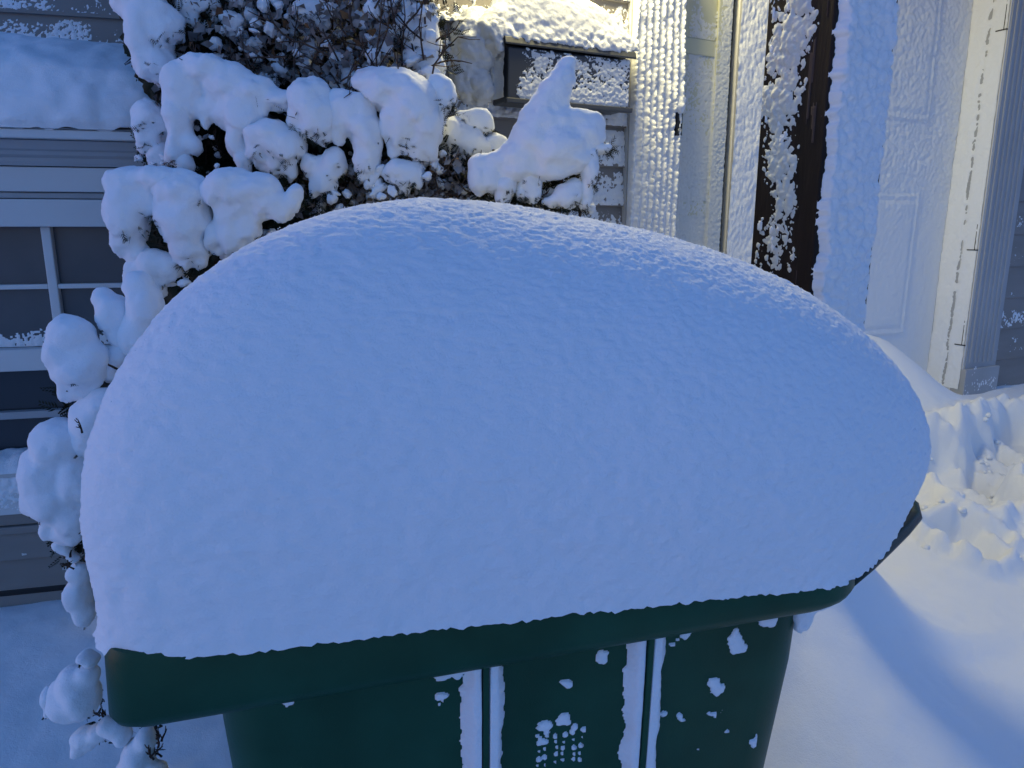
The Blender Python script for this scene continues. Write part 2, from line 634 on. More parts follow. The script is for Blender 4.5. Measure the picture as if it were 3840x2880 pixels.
# --- sidelight, jambs and door (recessed)
side = MB(wp)
side.box(-1.98, -1.685, -0.24, -0.042, 0.3, 3.0)
side = side.build('sidelight', M_CREAM, house)
for (a, c, d_) in ((-1.98, -1.91, -0.030), (-1.76, -1.690, -0.030)):
    t = MB(wp)
    t.box(a, c, -0.041, d_, 0.3, 3.0)
    t.build('stile', M_CREAM, side, bevel=0.004)
for zc in (2.17, 1.55):
    t = MB(wp)
    t.box(-1.91, -1.76, -0.041, -0.0395, zc - 0.03, zc + 0.03)
    t.build('rail', M_CREAM, side, bevel=0.003)


def side_snow(u, v):
    p = uv3(u, v, 8)
    n = fbm(p * np.array([14, 1, 9]), 4)
    cov = -0.05 + 0.60 * sstep(2.35, 1.45, v) + 0.45 * sstep(-1.77, -1.71, u) + 0.35 * n
    return np.clip(0.006 * popcorn(p, np.clip(cov, -.2, .8), (100, 1, 100), (170, 1, 170)), -.002, .01)


crust('frost', M_FROST, side, lambda u, h, v: wp(u, -0.030 - 0.011 * sstep(-1.912, -1.908, u) * sstep(-1.758, -1.762, u) + h, v), -1.975, -1.690, 0.9, 2.6, 0.004, side_snow, 'stuff')

jamb = MB(wp)
jamb.box(-1.655, -1.28, -0.24, -0.030, 0.3, 3.0)
jamb = jamb.build('door_jamb', M_WHITE, house, bevel=0.003)
crust('snow_crust', M_CRUST, jamb, lambda u, h, v: wp(u, -0.030 + h, v), -1.654, -1.28, 0.8, 2.6, 0.005,
      lambda u, v: 0.006 + 0.006 * worley(uv3(u, v) * np.array([80, 1, 40])) + 0.004 * fbm(uv3(u, v) * 12, 3), 'stuff')
gap = MB(wp)
gap.box(-1.684, -1.656, -0.24, -0.060, 0.3, 3.0)
gap.build('weather_or_shade_strip', M_BLACK, house)

DD = -0.165
door = MB(wp)
door.box(-1.279, -0.012, DD - 0.045, DD, 0.5, 2.95)
door = door.build('door', M_WHITE, house)
tag(door, 'white panelled front door dusted with snow')


def door_panel(s0, s1, z0, z1):
    t = MB(wp)
    o_, i_ = 0.0, 0.028
    P, F = [], []
    ring = lambda m_, d_: [(s0 + m_, d_, z0 + m_), (s1 - m_, d_, z0 + m_), (s1 - m_, d_, z1 - m_), (s0 + m_, d_, z1 - m_)]
    for m_, d_ in ((0, DD + 0.001), (0.006, DD + 0.010), (0.022, DD + 0.010), (0.032, DD + 0.003), (0.06, DD + 0.012)):
        P += ring(m_, d_)
    for r_ in range(4):
        for q in range(4):
            F.append((r_ * 4 + q, r_ * 4 + (q + 1) % 4, r_ * 4 + 4 + (q + 1) % 4, r_ * 4 + 4 + q))
    F.append((16, 17, 18, 19))
    t.poly(P, F)
    return t.build('door_panel', M_WHITE, door)


for (z0, z1) in ((0.92, 1.64), (2.00, 2.80)):
    door_panel(-1.20, -0.80, z0, z1)
    door_panel(-0.66, -0.26, z0, z1)


def door_snow(u, v):
    p = uv3(u, v, 4)
    w = worley(p * np.array([52, 1, 52]))
    n = fbm(p * 10, 3)
    hv = sstep(1.3, 1.8, v)
    base = np.zeros_like(u)
    for (z0, z1) in ((0.92, 1.64), (2.00, 2.80)):
        for (s0, s1) in ((-1.20, -0.80), (-0.66, -0.26)):
            m_ = np.minimum(np.minimum(u - s0, s1 - u), np.minimum(v - z0, z1 - v))
            base = np.maximum(base, np.where(m_ > 0, 0.007 - 0.004 * np.exp(-((m_ - 0.030) / 0.010) ** 2) + 0.003 * sstep(.03, .06, m_), 0))
    return base + 0.009 + hv * 0.007 * w + 0.004 * n * (0.4 + 0.6 * hv) + 0.002 * fbm(p * 60, 3)


crust('snow_crust', M_CRUST, door, lambda u, h, v: wp(u, DD + h, v), -1.10, -0.019, 0.62, 2.65, 0.006, door_snow, 'stuff')

# right reveal (faces left, catches the lantern) with storm door hinges
rv = MB(wp)
rv.box(-0.010, -0.001, -0.24, 0.036, 0.3, 3.0)
rv = rv.build('door_reveal', M_WHITE, house)
dark_strip = MB(wp)
dark_strip.box(-0.0112, -0.0102, -0.070, -0.052, 0.3, 3.0)
dark_strip.build('weather_or_shade_strip', M_GREYTRIM, rv)  # grey colour standing in for the broken shadow line down the reveal
dark_strip = MB(wp)
dark_strip.box(-0.0175, -0.0105, DD + 0.001, DD + 0.005, 0.3, 3.0)
dark_strip.build('door_gap', M_BLACK, rv)

def rev_snow(u, v):
    p = uv3(u, v, 6)
    n = fbm(p * np.array([30, 1, 16]), 3)
    w = worley(p * np.array([70, 1, 60]))
    a = np.abs(u + 0.058)
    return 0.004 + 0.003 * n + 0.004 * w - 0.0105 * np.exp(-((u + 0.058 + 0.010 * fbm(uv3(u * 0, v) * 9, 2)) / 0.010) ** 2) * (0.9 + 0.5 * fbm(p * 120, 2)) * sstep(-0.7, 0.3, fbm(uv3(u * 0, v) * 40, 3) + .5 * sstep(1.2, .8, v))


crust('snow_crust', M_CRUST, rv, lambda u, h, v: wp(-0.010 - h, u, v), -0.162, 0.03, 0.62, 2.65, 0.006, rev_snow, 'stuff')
for zc in (0.86, 1.36, 2.42):
    t = MB(wp)
    t.box(-0.020, -0.0105, -0.020, 0.034, zc - 0.0025, zc + 0.0025)
    t.box(-0.018, -0.0105, 0.016, 0.019, zc - 0.0025, zc + 0.13)
    t.build('hinge', M_BLACK, rv)

# porch roof carried by the post, above the picture
b = MB(wp)
b.box(-2.25, 1.10, -0.26, 2.55, 2.96, 3.08)
pr = b.build('porch_roof', M_WHITE, house)
# --- wall above and behind the bay, and the bay itself
UP = 0.42
zz = 1.35
while zz < 3.0:
    siding_board(lambda s, d, z: bp(s, d - UP, z), -1.2, 1.30, zz, 0.125)
    if 1.85 < zz < 2.4:
        siding_snow(lambda s, d, z: bp(s, d - UP, z), -0.6, 0.75, zz, 0.125, 0.016, 0.34, 0.006, k, None, 0.0032, 105.0, 0.62)
    zz += 0.125
    k += 1
b = MB(bp)
b.box(-1.2, 1.30, -UP - 0.20, -UP - 0.031, 0.0, 3.1)
b.build('wall_sheathing', M_SIDING, house)

bay = empty('bay_window')
bay.parent = house
BS0, BS1 = -1.2, 0.80
b = MB(bp)
b.box(BS0, BS1, -UP + 0.02, -0.075, 0.2, 1.70)
b.build('bay_wall', M_SIDING, bay)


def bay_bar(name, z0, z1, d0, d1, m=M_WHITE, s0=BS0, s1=BS1, bev=0.003, lab=None):
    t = MB(bp)
    t.box(s0, s1, d0, d1, z0, z1)
    return t.build(name, m, bay, bevel=bev)


bay_bar('fascia', 1.690, 1.712, -0.07, 0.085, M_WHITE)
mld = MB(bp)
mld.prism([(-0.07, 1.629), (0.012, 1.629), (0.018, 1.640), (0.018, 1.648), (0.030, 1.655), (0.034, 1.664), (0.044, 1.668), (0.060, 1.688), (-0.07, 1.688)],
          (BS0, BS1), lambda a, p, q: (a, p, q))
mld.build('crown_moulding', M_GREYTRIM, bay)
bay_bar('frieze_board', 1.564, 1.627, -0.07, 0.006)
bay_bar('frieze_board', 1.547, 1.5625, -0.07, -0.004, M_GREYTRIM)
bay_bar('head_casing', 1.474, 1.545, -0.07, 0.010)
# upper sash: panes and muntins
PM = [-0.38, 0.194 - 0.325, 0.17, 0.47, 0.78]      # muntin centres
ZR = [(1.322, 1.474), (1.150, 1.308)]
for i in range(4):
    for (z0, z1) in ZR:
        t = MB(bp)
        t.box(PM[i] + 0.012, PM[i + 1] - 0.012, -0.045, -0.037, z0, z1)
        t.build('pane', M_BLIND, bay)
for c in PM[:-1]:
    t = MB(bp)
    t.box(c - 0.012, c + 0.012, -0.05, -0.016, 1.150, 1.474)
    t.build('muntin', M_WHITE, bay, bevel=0.003)
for i in range(4):
    t = MB(bp)
    t.box(PM[i] + 0.0125, PM[i + 1] - 0.0125, -0.05, -0.018, 1.3085, 1.3215)
    t.build('muntin', M_WHITE, bay, bevel=0.002)
bay_bar('meeting_rail', 1.088, 1.148, -0.07, 0.004, M_WHITE)
for (z0, z1) in ((0.968, 1.086), (0.818, 0.945)):
    t = MB(bp)
    t.box(-1.0, 0.78, -0.065, -0.055, z0, z1)
    t.build('pane', M_GLASS, bay)
bay_bar('glazing_bar', 0.946, 0.967, -0.07, -0.030, M_GREYTRIM)
bay_bar('window_sill', 0.690, 0.815, -0.07, 0.040, M_WHITE)
for (z0, z1, d_) in ((0.652, 0.688, 0.022), (0.628, 0.650, 0.030), (0.545, 0.626, 0.018), (0.30, 0.543, 0.004)):
    bay_bar('skirt_board', z0, z1, -0.07, d_, M_SIDING)
# frost at the bottom of the upper panes, sill snow
crust('frost', M_CRUST, bay, lambda u, h, v: bp(u, -0.036 + h, v), -0.36, 0.45, 1.150, 1.26, 0.003,
      lambda u, v: 0.006 * np.clip(popcorn(uv3(u, v, 2), 0.26 - 0.75 * sstep(1.15, 1.24, v) + 0.30 * fbm(uv3(u, v) * 16, 3), (75, 1, 90), (130, 1, 150)), -.3, 1), 'stuff')
crust('sill_snow', M_CRUST, bay, lambda u, h, v: bp(u, v, 0.814 + h), -1.0, 0.78, -0.055, 0.045, 0.007,
      lambda u, v: 0.008 + 0.032 * sstep(0.05, -0.01, v) + 0.010 * fbm(uv3(u, v) * 24, 3) - 0.012 * sstep(0.035, 0.046, v), 'stuff')
crust('sill_snow', M_CRUST, bay, lambda u, h, v: bp(u, 0.040 + h, v), -1.0, 0.5, 0.692, 0.80, 0.004,
      lambda u, v: 0.010 * np.clip(popcorn(uv3(u, v, 5), 0.15 + .6 * sstep(.72, .80, v) + .35 * fbm(uv3(u, v, 5) * np.array([9, 1, 26]), 3), (60, 1, 90), (120, 1, 150)), -.3, 1), 'stuff')
crust('frost', M_FROST, bay, lambda u, h, v: bp(u, 0.019 + h, v), -1.0, 0.5, 0.545, 0.626, 0.004,
      lambda u, v: 0.004 * np.clip(popcorn(uv3(u, v, 15), -.40 + .5 * fbm(uv3(u, v, 15) * np.array([7, 1, 50]), 3), (90, 1, 150), (150, 1, 220)), -.4, 1), 'stuff')
crust('frost', M_FROST, bay, lambda u, h, v: bp(u, 0.005 + h, v), -1.0, 0.5, 0.38, 0.543, 0.004,
      lambda u, v: 0.004 * np.clip(popcorn(uv3(u, v, 25), -.36 + .5 * fbm(uv3(u, v, 25) * np.array([7, 1, 60]), 3), (90, 1, 160), (150, 1, 220)), -.4, 1), 'stuff')
bay_bar('base_gap', 0.432, 0.450, -0.07, 0.0065, M_BLACK)
# little roof of the bay
b = MB(bp)
b.prism([(0.09, 1.713), (-UP + 0.02, 1.93), (-UP + 0.02, 1.713)], (BS0, BS1), lambda a, p, q: (a, p, q))
b.build('bay_roof', M_GREYTRIM, bay)


# snow pile on the bay roof
def roof_snow():
    ns, npf = 210, 60
    t = np.linspace(0, 1, npf)
    s = np.linspace(BS0, BS1 + 0.05, ns)
    # profile (d, z): up the rounded front, then sloping back to the wall
    pd = np.interp(t, [0, .08, .2, .4, .7, 1], [0.088, 0.098, 0.092, 0.050, -0.15, -UP + 0.012])
    pz = np.interp(t, [0, .08, .2, .4, .7, 1], [1.716, 1.735, 1.790, 1.880, 1.985, 2.045])
    for _ in range(3):
        pd[1:-1] = (pd[:-2] + pd[1:-1] * 2 + pd[2:]) / 4
        pz[1:-1] = (pz[:-2] + pz[1:-1] * 2 + pz[2:]) / 4
    S, T = np.meshgrid(s, t)
    D = np.repeat(pd[:, None], ns, 1)
    Z = np.repeat(pz[:, None], ns, 1)
    P = np.stack([S.ravel(), T.ravel() * 0.6, np.zeros(S.size)], 1)
    n = fbm(P * np.array([2.2, 3, 1]), 3).reshape(S.shape)
    n2 = fbm(P * np.array([24, 20, 1]), 3).reshape(S.shape)
    Z += (0.03 * n - 0.05 * sstep(0.1, 0.75, S)) * sstep(0.05, .5, T) + 0.004 * n2 * sstep(0.0, .1, T)
    D += 0.012 * n * sstep(0.02, .15, T) + 0.007 * n2
    Z[0] += 0.006 * n2[0] * 2
    x, y, z = bp(S.ravel(), D.ravel(), Z.ravel())
    me = mesh_np('snow_layer', np.stack([x, y, z], 1), grid_faces(ns, npf))
    tag(link('snow_layer', me, M_SNOW), 'thick smooth blanket of snow lying on the small roof over the window', 'snow')


roof_snow()

# ================================================================== PORCH POST
PX, PY = 0.722, 1.750
PS = 0.205


def pf(u, h, v):      # front (street) face: u along the wall direction from the near edge
    return (PX + u * ex + h * nx, PY + u * ey + h * ny, v)


def plf(u, h, v):     # left face: u runs back from the near edge
    return (PX - u * nx - h * ex, PY - u * ny - h * ey, v)


post = empty('porch_post')
tag(post, 'dark brown square porch post caked with clumps of snow beside the entry', 'post')
b = MB()
b.poly([pf(0, 0, .1), pf(PS, 0, .1), pf(PS, -PS, .1), pf(0, -PS, .1), pf(0, 0, 2.958), pf(PS, 0, 2.958), pf(PS, -PS, 2.958), pf(0, -PS, 2.958)],
       [(0, 3, 2, 1), (4, 5, 6, 7), (0, 1, 5, 4), (1, 2, 6, 5), (2, 3, 7, 6), (3, 0, 4, 7)])
b.build('shaft', M_POST, post, bevel=0.004)


def postleft(u, v):
    p = uv3(u, v, 2)
    n = fbm(p * np.array([20, 1, 13]), 4)
    n2 = fbm(p * np.array([5, 1, 4]) + 7, 3)
    mid = 0.126 + 0.014 * n2
    cov = 0.46 - (np.abs(u - mid) / 0.066) ** 2 * 0.50 + 0.62 * n + 0.25 * n2 + 0.10 * sstep(1.5, 2.0, v)
    return 0.0115 * np.clip(popcorn(p, np.clip(cov, -.4, 0.80), (58, 1, 50), (115, 1, 105)), -.2, 1.2)


with np.errstate(invalid='ignore'):
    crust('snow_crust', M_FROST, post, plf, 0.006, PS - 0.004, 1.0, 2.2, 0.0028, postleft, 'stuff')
    crust('snow_fleck', M_CRUST, post, plf, 0.004, PS - 0.02, 1.0, 2.2, 0.0028,
          lambda u, v: np.where(worley(uv3(u, v, 30) * np.array([40, 1, 22])) + 0.3 * fbm(uv3(u, v, 4) * 6, 2) > 1.08, 0.004, -0.003), 'stuff')
    crust('bare_patch', M_BARE, post, plf, 0.004, 0.06, 1.0, 2.1, 0.004,
          lambda u, v: np.where(fbm(uv3(u, v, 40) * np.array([60, 1, 7]), 3) > 0.42, 0.0012, -0.003), 'stuff')


def postfront(u, v):
    p = uv3(u, v, 12)
    n = fbm(p * 10, 3)
    n3 = fbm(p * 60, 3)
    ragged = 0.020 * fbm(p * np.array([1, 1, 14]), 4) + 0.008 * fbm(p * np.array([1, 1, 70]), 2) + 0.006
    ragr = 0.006 * fbm(p * np.array([1, 1, 9]) + 5, 4)
    h = 0.013 + 0.007 * n + 0.003 * n3 + 0.013 * worley(p * np.array([42, 1, 42])) + 0.004 * worley(p * np.array([105, 1, 105]))
    e = sstep(0.0, 0.012, u - ragged) * sstep(0.0, 0.010, (PS - 0.020 + ragr) - u)
    return h * e - 0.003 * (e < 0.05)


crust('snow_crust', M_CRUST, post, pf, 0.0, PS, 0.6, 2.2, 0.003, postfront, 'stuff')

# ================================================================== MAILBOX, DOORBELL, LANTERN
mb = empty('mailbox')
tag(mb, 'slate grey wall mailbox with rimed front mounted on siding beside the door', 'mailbox')
MS0, MS1, MZ0, MZ1, MD = -2.776, -2.282, 1.878, 2.058, 0.15
b = MB(wp)
b.prism([(0.018, MZ0), (MD - 0.012, MZ0), (MD - 0.004, MZ1 - 0.02), (0.018, MZ1 + 0.05)], (MS0 + 0.010, MS1 - 0.010), lambda a, p, q: (a, p, q))
b.build('body', M_BOX, mb, bevel=0.004)
b = MB(wp)
b.prism([(0.016, MZ1 + 0.075), (MD, MZ1 + 0.012), (MD + 0.006, MZ1 - 0.008), (MD + 0.001, MZ1 - 0.012), (MD - 0.004, MZ1), (0.016, MZ1 + 0.063)],
        (MS0 - 0.006, MS1 + 0.006), lambda a, p, q: (a, p, q))
b.build('lid', M_BOX, mb, bevel=0.002)
b = MB(wp)
b.box(MS0, MS1, MD - 0.022, MD + 0.002, MZ0 - 0.008, MZ0 + 0.008)
b.build('bottom_rim', M_BOX, mb, bevel=0.003)
b = MB(wp)
b.box(-2.36, -2.345, 0.017, 0.05, MZ0 - 0.07, MZ0 - 0.009)
b.build('bracket', M_BOX, mb)


def box_snow(u, v):
    p = uv3(u, v, 21)
    n = fbm(p * np.array([14, 1, 18]), 3)
    t = (v - MZ0) / (MZ1 - MZ0)
    cov = 0.22 + 0.40 * n - 0.8 * sstep(-2.70, -2.76, u) - 0.8 * sstep(.84, .98, t) - 0.5 * sstep(0.12, 0.03, t) + 0.18 * sstep(.6, .2, t) + .12 * sstep(-2.6, -2.4, u)
    return 0.009 * np.clip(popcorn(p, np.clip(cov + .06, -.4, 0.6), (82, 1, 92), (150, 1, 165)), -.2, 1.2)


crust('snow_crust', M_CRUST, mb, lambda u, h, v: wp(u, MD - 0.004 + h - 0.008 * (1 - (v - MZ0) / (MZ1 - MZ0)), v), MS0 + 0.014, MS1 - 0.014,
      MZ0 + 0.004, MZ1 - 0.014, 0.0028, box_snow, 'stuff')
crust('snow_crust', M_CRUST, mb, lambda u, h, v: wp(MS0 + 0.010 - h, u, v), 0.02, MD - 0.02, MZ0 + 0.012, MZ1 + 0.03, 0.004,
      lambda u, v: 0.012 + 0.008 * fbm(uv3(u, v, 9) * 25, 3) + .01 * sstep(.1, .02, u), 'stuff')


def cap_mesh():
    ell = []
    for s, d, z, rs, rd, rz in ((-2.57, .070, 2.105, .275, .120, .150), (-2.70, .065, 2.095, .13, .108, .10), (-2.44, .07, 2.095, .17, .112, .105),
                                (-2.345, .065, 2.075, .10, .105, .08), (-2.60, .03, 2.15, .20, .06, .10), (-2.83, .025, 2.07, .075, .065, .11),
                                (-2.85, .01, 1.98, .065, .05, .11), (-2.82, .03, 1.93, .04, .05, .06)):
        ell.append(((s, d, z), (rs, rd, rz)))
    me = blob_mesh('snow_heap', ell, 0.006, 8, 0.004, 26, 1.0, 0.001)
    c = coords(me)
    n = vnormals(me).astype(float)
    drip = fbm(np.stack([c[:, 0] * 34, c[:, 0] * 0, c[:, 0] * 0], 1), 3)
    lid = MZ1 + 0.013 + 0.062 * (1 - np.clip(c[:, 1], 0, MD) / MD)
    over = np.maximum(c[:, 1] - (MD - 0.02), 0)
    c[:, 1] -= over * 0.75
    edge = np.where(c[:, 1] > MD - 0.015, 0.010 * drip - 0.008, 0)
    inside = (c[:, 0] > MS0 - 0.01)
    c[:, 2] = np.where(inside, np.maximum(c[:, 2], lid + edge), c[:, 2])
    me.vertices.foreach_set('co', c.astype(np.float32).ravel())
    me.update()
    n = vnormals(me).astype(float)
    low = sstep(2.20, 2.06, c[:, 2])
    b_ = (0.004 + 0.006 * low) * worley(c * 50) + 0.004 * worley(c * 95 + 5) + 0.002 * fbm(c * 140, 2)
    c += n * (b_ * (0.35 + 0.85 * low) * sstep(-0.9, -0.2, n[:, 2]))[:, None]
    c[:, 1] = np.maximum(c[:, 1], 0.004)
    x, y, z = wp(c[:, 0], c[:, 1], c[:, 2])
    me.vertices.foreach_set('co', np.stack([x, y, z], 1).astype(np.float32).ravel())
    me.update()
    # wp mirrors handedness?  keep the faces outward
    return me


tag(link('snow_heap', cap_mesh(), M_CRUST), 'lamp lit rounded cap of lumpy snow heaped on the mailbox lid', 'snow')

bell = empty('doorbell')
tag(bell, 'small black doorbell under a snow knob on the fluted pilaster', 'doorbell')
b = MB(wp)
b.box(-2.012, -1.984, 0.036, 0.058, 1.818, 1.905)
b.build('body', M_BLACK, bell, bevel=0.003)
b = MB(wp)
b.tube([(-1.998, 0.058, 1.838), (-1.998, 0.063, 1.838)], 0.007, 10)
b.build('button', M_GREYTRIM, bell)
sb = blob_mesh('snow_knob', [((-2.003, .05, 1.922), (.032, .024, .026)), ((-1.995, .052, 1.945), (.022, .02, .02))], 0.004, 4, 0.003, 50)
c = coords(sb)
sb.vertices.foreach_set('co', np.stack(wp(c[:, 0], c[:, 1], c[:, 2]), 1).astype(np.float32).ravel())
link('snow_knob', sb, M_CRUST, bell)

lan = empty('wall_lantern')
tag(lan, 'lit wall lantern fixed to the siding above the mailbox', 'lantern')
LS, LD, LZ = -2.50, 0.24, 2.92
b = MB(wp)
b.box(LS - 0.05, LS + 0.05, 0.016, 0.035, LZ + 0.02, LZ + 0.26)
b.build('back_plate', M_BLACK, lan, bevel=0.004)
b = MB(wp)
b.tube([(LS, 0.035, LZ + 0.2), (LS, 0.18, LZ + 0.25), (LS, LD, LZ + 0.18)], 0.009, 8)
b.build('arm', M_BLACK, lan)
b = MB(wp)
b.tube([(LS, LD, LZ + 0.10), (LS, LD, LZ + 0.14), (LS, LD, LZ + 0.19)], [0.085, 0.07, 0.015], 12)
b.build('cap', M_BLACK, lan)
for q in range(4):
    t = q * math.pi / 2 + math.pi / 4
    b = MB(wp)
    b.tube([(LS + 0.07 * math.cos(t), LD + 0.07 * math.sin(t), LZ + 0.10), (LS + 0.055 * math.cos(t), LD + 0.055 * math.sin(t), LZ - 0.09)], 0.004, 5)
    b.build('cage_bar', M_BLACK, lan)
b = MB(wp)
b.tube([(LS, LD, LZ + 0.03), (LS, LD, LZ + 0.05), (LS, LD, LZ + 0.09)], [0.006, 0.022, 0.014], 10)
b.build('bulb', M_BULB, lan)
ld = bpy.data.lights.new('lantern_light', 'POINT')
ld.energy = LAMP_POWER
ld.color = LAMP_COLOR
ld.shadow_soft_size = 0.18
lo = bpy.data.objects.new('lantern_light', ld)
COL.objects.link(lo)
lo.location = wp(LS, LD, LZ - 0.02)
lo.parent = lan

# ================================================================== WHEELIE BIN
BA = R(11.36)
LX, LY = -0.374, 0.594
beu, bev_ = math.cos(BA), math.sin(BA)
LIDZ = 1.097


def bn(u, w, z):
    """bin frame: u from the lid's front lip to its hinge, w away from the viewer"""
    return (LX + u * beu - w * bev_, LY + u * bev_ + w * beu, z)


LL, LW = 0.812, 0.62
wbin = empty('wheelie_bin')
tag(wbin, 'dark green wheelie bin under a huge dome of fresh snow', 'bin')


def rrect(u0, u1, w0, w1, r, n=8, r2=None):
    pts = []
    r2 = r2 or r
    for (cu, cw, a0, rr) in ((u1, w0, -90, r2), (u1, w1, 0, r2), (u0, w1, 90, r), (u0, w0, 180, r)):
        su = -1 if cu == u1 else 1
        sw = 1 if cw == w0 else -1
        for i in range(n + 1):
            a = R(a0 + 90 * i / n)
            pts.append((cu + su * rr + rr * math.cos(a), cw + sw * rr + rr * math.sin(a)))
    return pts


def loft(name, rings, m, parent, cap=True):
    n = len(rings[0])
    V = np.array([bn(*p) for r_ in rings for p in r_])
    F = [tuple(r_ * n + np.array([i, (i + 1) % n, n + (i + 1) % n, n + i])) for r_ in range(len(rings) - 1) for i in range(n)]
    me = bpy.data.meshes.new(name)
    F = [tuple(int(x) for x in f) for f in F]
    if cap:
        F += [tuple(range(n))[::-1], tuple(range((len(rings) - 1) * n, len(rings) * n))]
    me.from_pydata([tuple(v) for v in V], [], F)
    import bmesh
    bm = bmesh.new()
    bm.from_mesh(me)
    bmesh.ops.recalc_face_normals(bm, faces=bm.faces)
    bm.to_mesh(me)
    bm.free()
    me.polygons.foreach_set('use_smooth', np.ones(len(me.polygons), bool))
    o = link(name, me, m, parent)
    md = o.modifiers.new('edge', 'EDGE_SPLIT')
    md.split_angle = R(38)
    return o


# lid: skirt deeper at the front lip (u=0) than at the hinge
def lidring(off, zf):
    return [(u, w, zf(u)) for u, w in rrect(-0.010 - off, LL + off, 0 - off, LW + off, 0.030, 8, 0.075)]


drop = lambda u: 0.086 - 0.038 * min(max(u / LL, 0.0), 1.0)
tz_ = lambda u: LIDZ - 0.010 * (1 - min(max(u / LL, 0.0), 1.0))
lid = loft('lid', [
    lidring(-0.020, lambda u: tz_(u) - drop(u) - 0.001),
    lidring(-0.008, lambda u: tz_(u) - drop(u) - 0.001),
    lidring(-0.001, lambda u: tz_(u) - drop(u) + 0.006),
    lidring(0.002, lambda u: tz_(u) - drop(u) + 0.014),
    lidring(0.000, lambda u: tz_(u) - 0.012),
    lidring(-0.004, lambda u: tz_(u) - 0.003),
    lidring(-0.014, tz_)], M_BIN, wbin)
# body, set in under the lid, tapering downwards
rings = []
for z, k in ((0.16, 1.0), (0.60, 0.45), (0.95, 0.06), (LIDZ - 0.026, 0.0)):
    u0, u1 = 0.073 + 0.05 * k, 0.758 - 0.085 * k
    w0, w1 = 0.030 + 0.055 * k, LW - 0.03 - 0.055 * k
    rings.append([(u, w, z) for u, w in rrect(u0, u1, w0, w1, 0.06)])
body = loft('body', rings, M_BIN, wbin)
BODYW = lambda z: 0.030 + 0.055 * np.interp(z, [0.16, 0.60, 0.95, LIDZ], [1.0, 0.45, 0.06, 0.0])
# vertical ribs on the long side
RIBS = (0.357, 0.542)
for ru in RIBS:
    t = MB(bn)
    P = [(ru - 0.0045, 0.060, 0.3), (ru - 0.0045, BODYW(.3) - 0.018, .3), (ru + 0.0045, BODYW(.3) - 0.018, .3), (ru + 0.0045, 0.12, .3),
         (ru - 0.003, 0.05, 1.04), (ru - 0.003, BODYW(1.04) - 0.018, 1.04), (ru + 0.003, BODYW(1.04) - 0.018, 1.04), (ru + 0.003, 0.05, 1.04)]
    t.poly(P, [(0, 3, 2, 1), (4, 5, 6, 7), (0, 1, 5, 4), (1, 2, 6, 5), (2, 3, 7, 6), (3, 0, 4, 7)])
    t.build('rib', M_BIN, wbin, bevel=0.0008)


# snow lodged against the ribs and flecks on the side
def rib_snow(u, v):
    p = uv3(u, v, 1)
    n = fbm(p * np.array([30, 1, 45]), 4)
    h = np.full_like(u, -0.003)
    for ru in RIBS:
        x = u - ru
        wl = 0.023 + 0.008 * n
        wr = 0.021 + 0.006 * fbm(p * 50 + 3, 3)
        left = (x < -0.004) & (x > -wl)
        right = (x > 0.004) & (x < wr)
        h = np.where(left, 0.013 * sstep(-wl, -0.010, x) ** 0.8 + 0.0015 * n + 0.001, h)
        h = np.where(right, 0.014 * sstep(wr, 0.012, x) ** 0.6 + 0.0012 * n + 0.001, h)
    top = sstep(0.985, 1.03, v)
    c2 = fbm(p * np.array([26, 1, 34]) + 11, 4) + 0.55 * top - 0.66 - 0.25 * (u < 0.30)
    h = np.where((c2 > 0) & (np.abs(u - RIBS[0]) > .004) & (np.abs(u - RIBS[1]) > .004), np.maximum(h, 0.002 + 0.012 * c2), h)
    smear = fbm(p * np.array([120, 1, 34]) + 5, 4) + 0.5 * fbm(p * np.array([14, 1, 12]) + 21, 3) - 0.74 + .2 * top
    h = np.where((smear > 0) & (h < 0), 0.0006 + 0.004 * smear, h)
    # lone stuck lumps
    for (a, b_, r_) in ((0.652, 1.000, .017), (0.632, 0.945, .012), (0.700, 1.030, .010), (0.592, 0.905, .007), (0.452, 0.975, .0075), (0.566, .915, .006), (0.49, 1.002, .010),
                        (0.45, 0.928, .011), (0.425, 0.922, .008), (0.462, 0.915, .006), (0.136, 1.012, .015), (0.146, 0.998, .011), (0.122, 1.018, .012), (0.150, 0.990, .008), (0.33, 1.012, .011), (0.34, 0.998, .009)):
        d = np.hypot((u - a) + 0.006 * n, (v - b_) + 0.006 * fbm(p * 55 + 8, 3)) / r_ + 0.18 + 0.75 * fbm(p * 80 + a * 900, 3)
        h = np.where(d < 1, np.maximum(h, 0.0008 + 0.005 * np.sqrt(np.clip(1 - d, 0, 1)) * (0.8 + 0.4 * n)), h)
    # snow caught on the raised dots of the embossed patch
    for i in range(6):
        for j in range(5):
            a = 0.418 + 0.0105 * i + 0.002 * math.sin(i * 3 + j * 7)
            b_ = 0.908 - 0.0095 * j + 0.002 * math.cos(i * 5 + j)
            r_ = 0.0022 + 0.0012 * math.sin(i * 12.9 + j * 78.2)
            d = np.hypot(u - a, v - b_) / max(r_, 0.0012)
            h = np.where(d < 1, np.maximum(h, 0.003), h)
    return h


crust('snow_crust', M_CRUST, body, lambda u, h, v: bn(u, BODYW(v) - h, v), 0.11, 0.70, 0.84, 1.046, 0.0016, rib_snow, 'stuff')
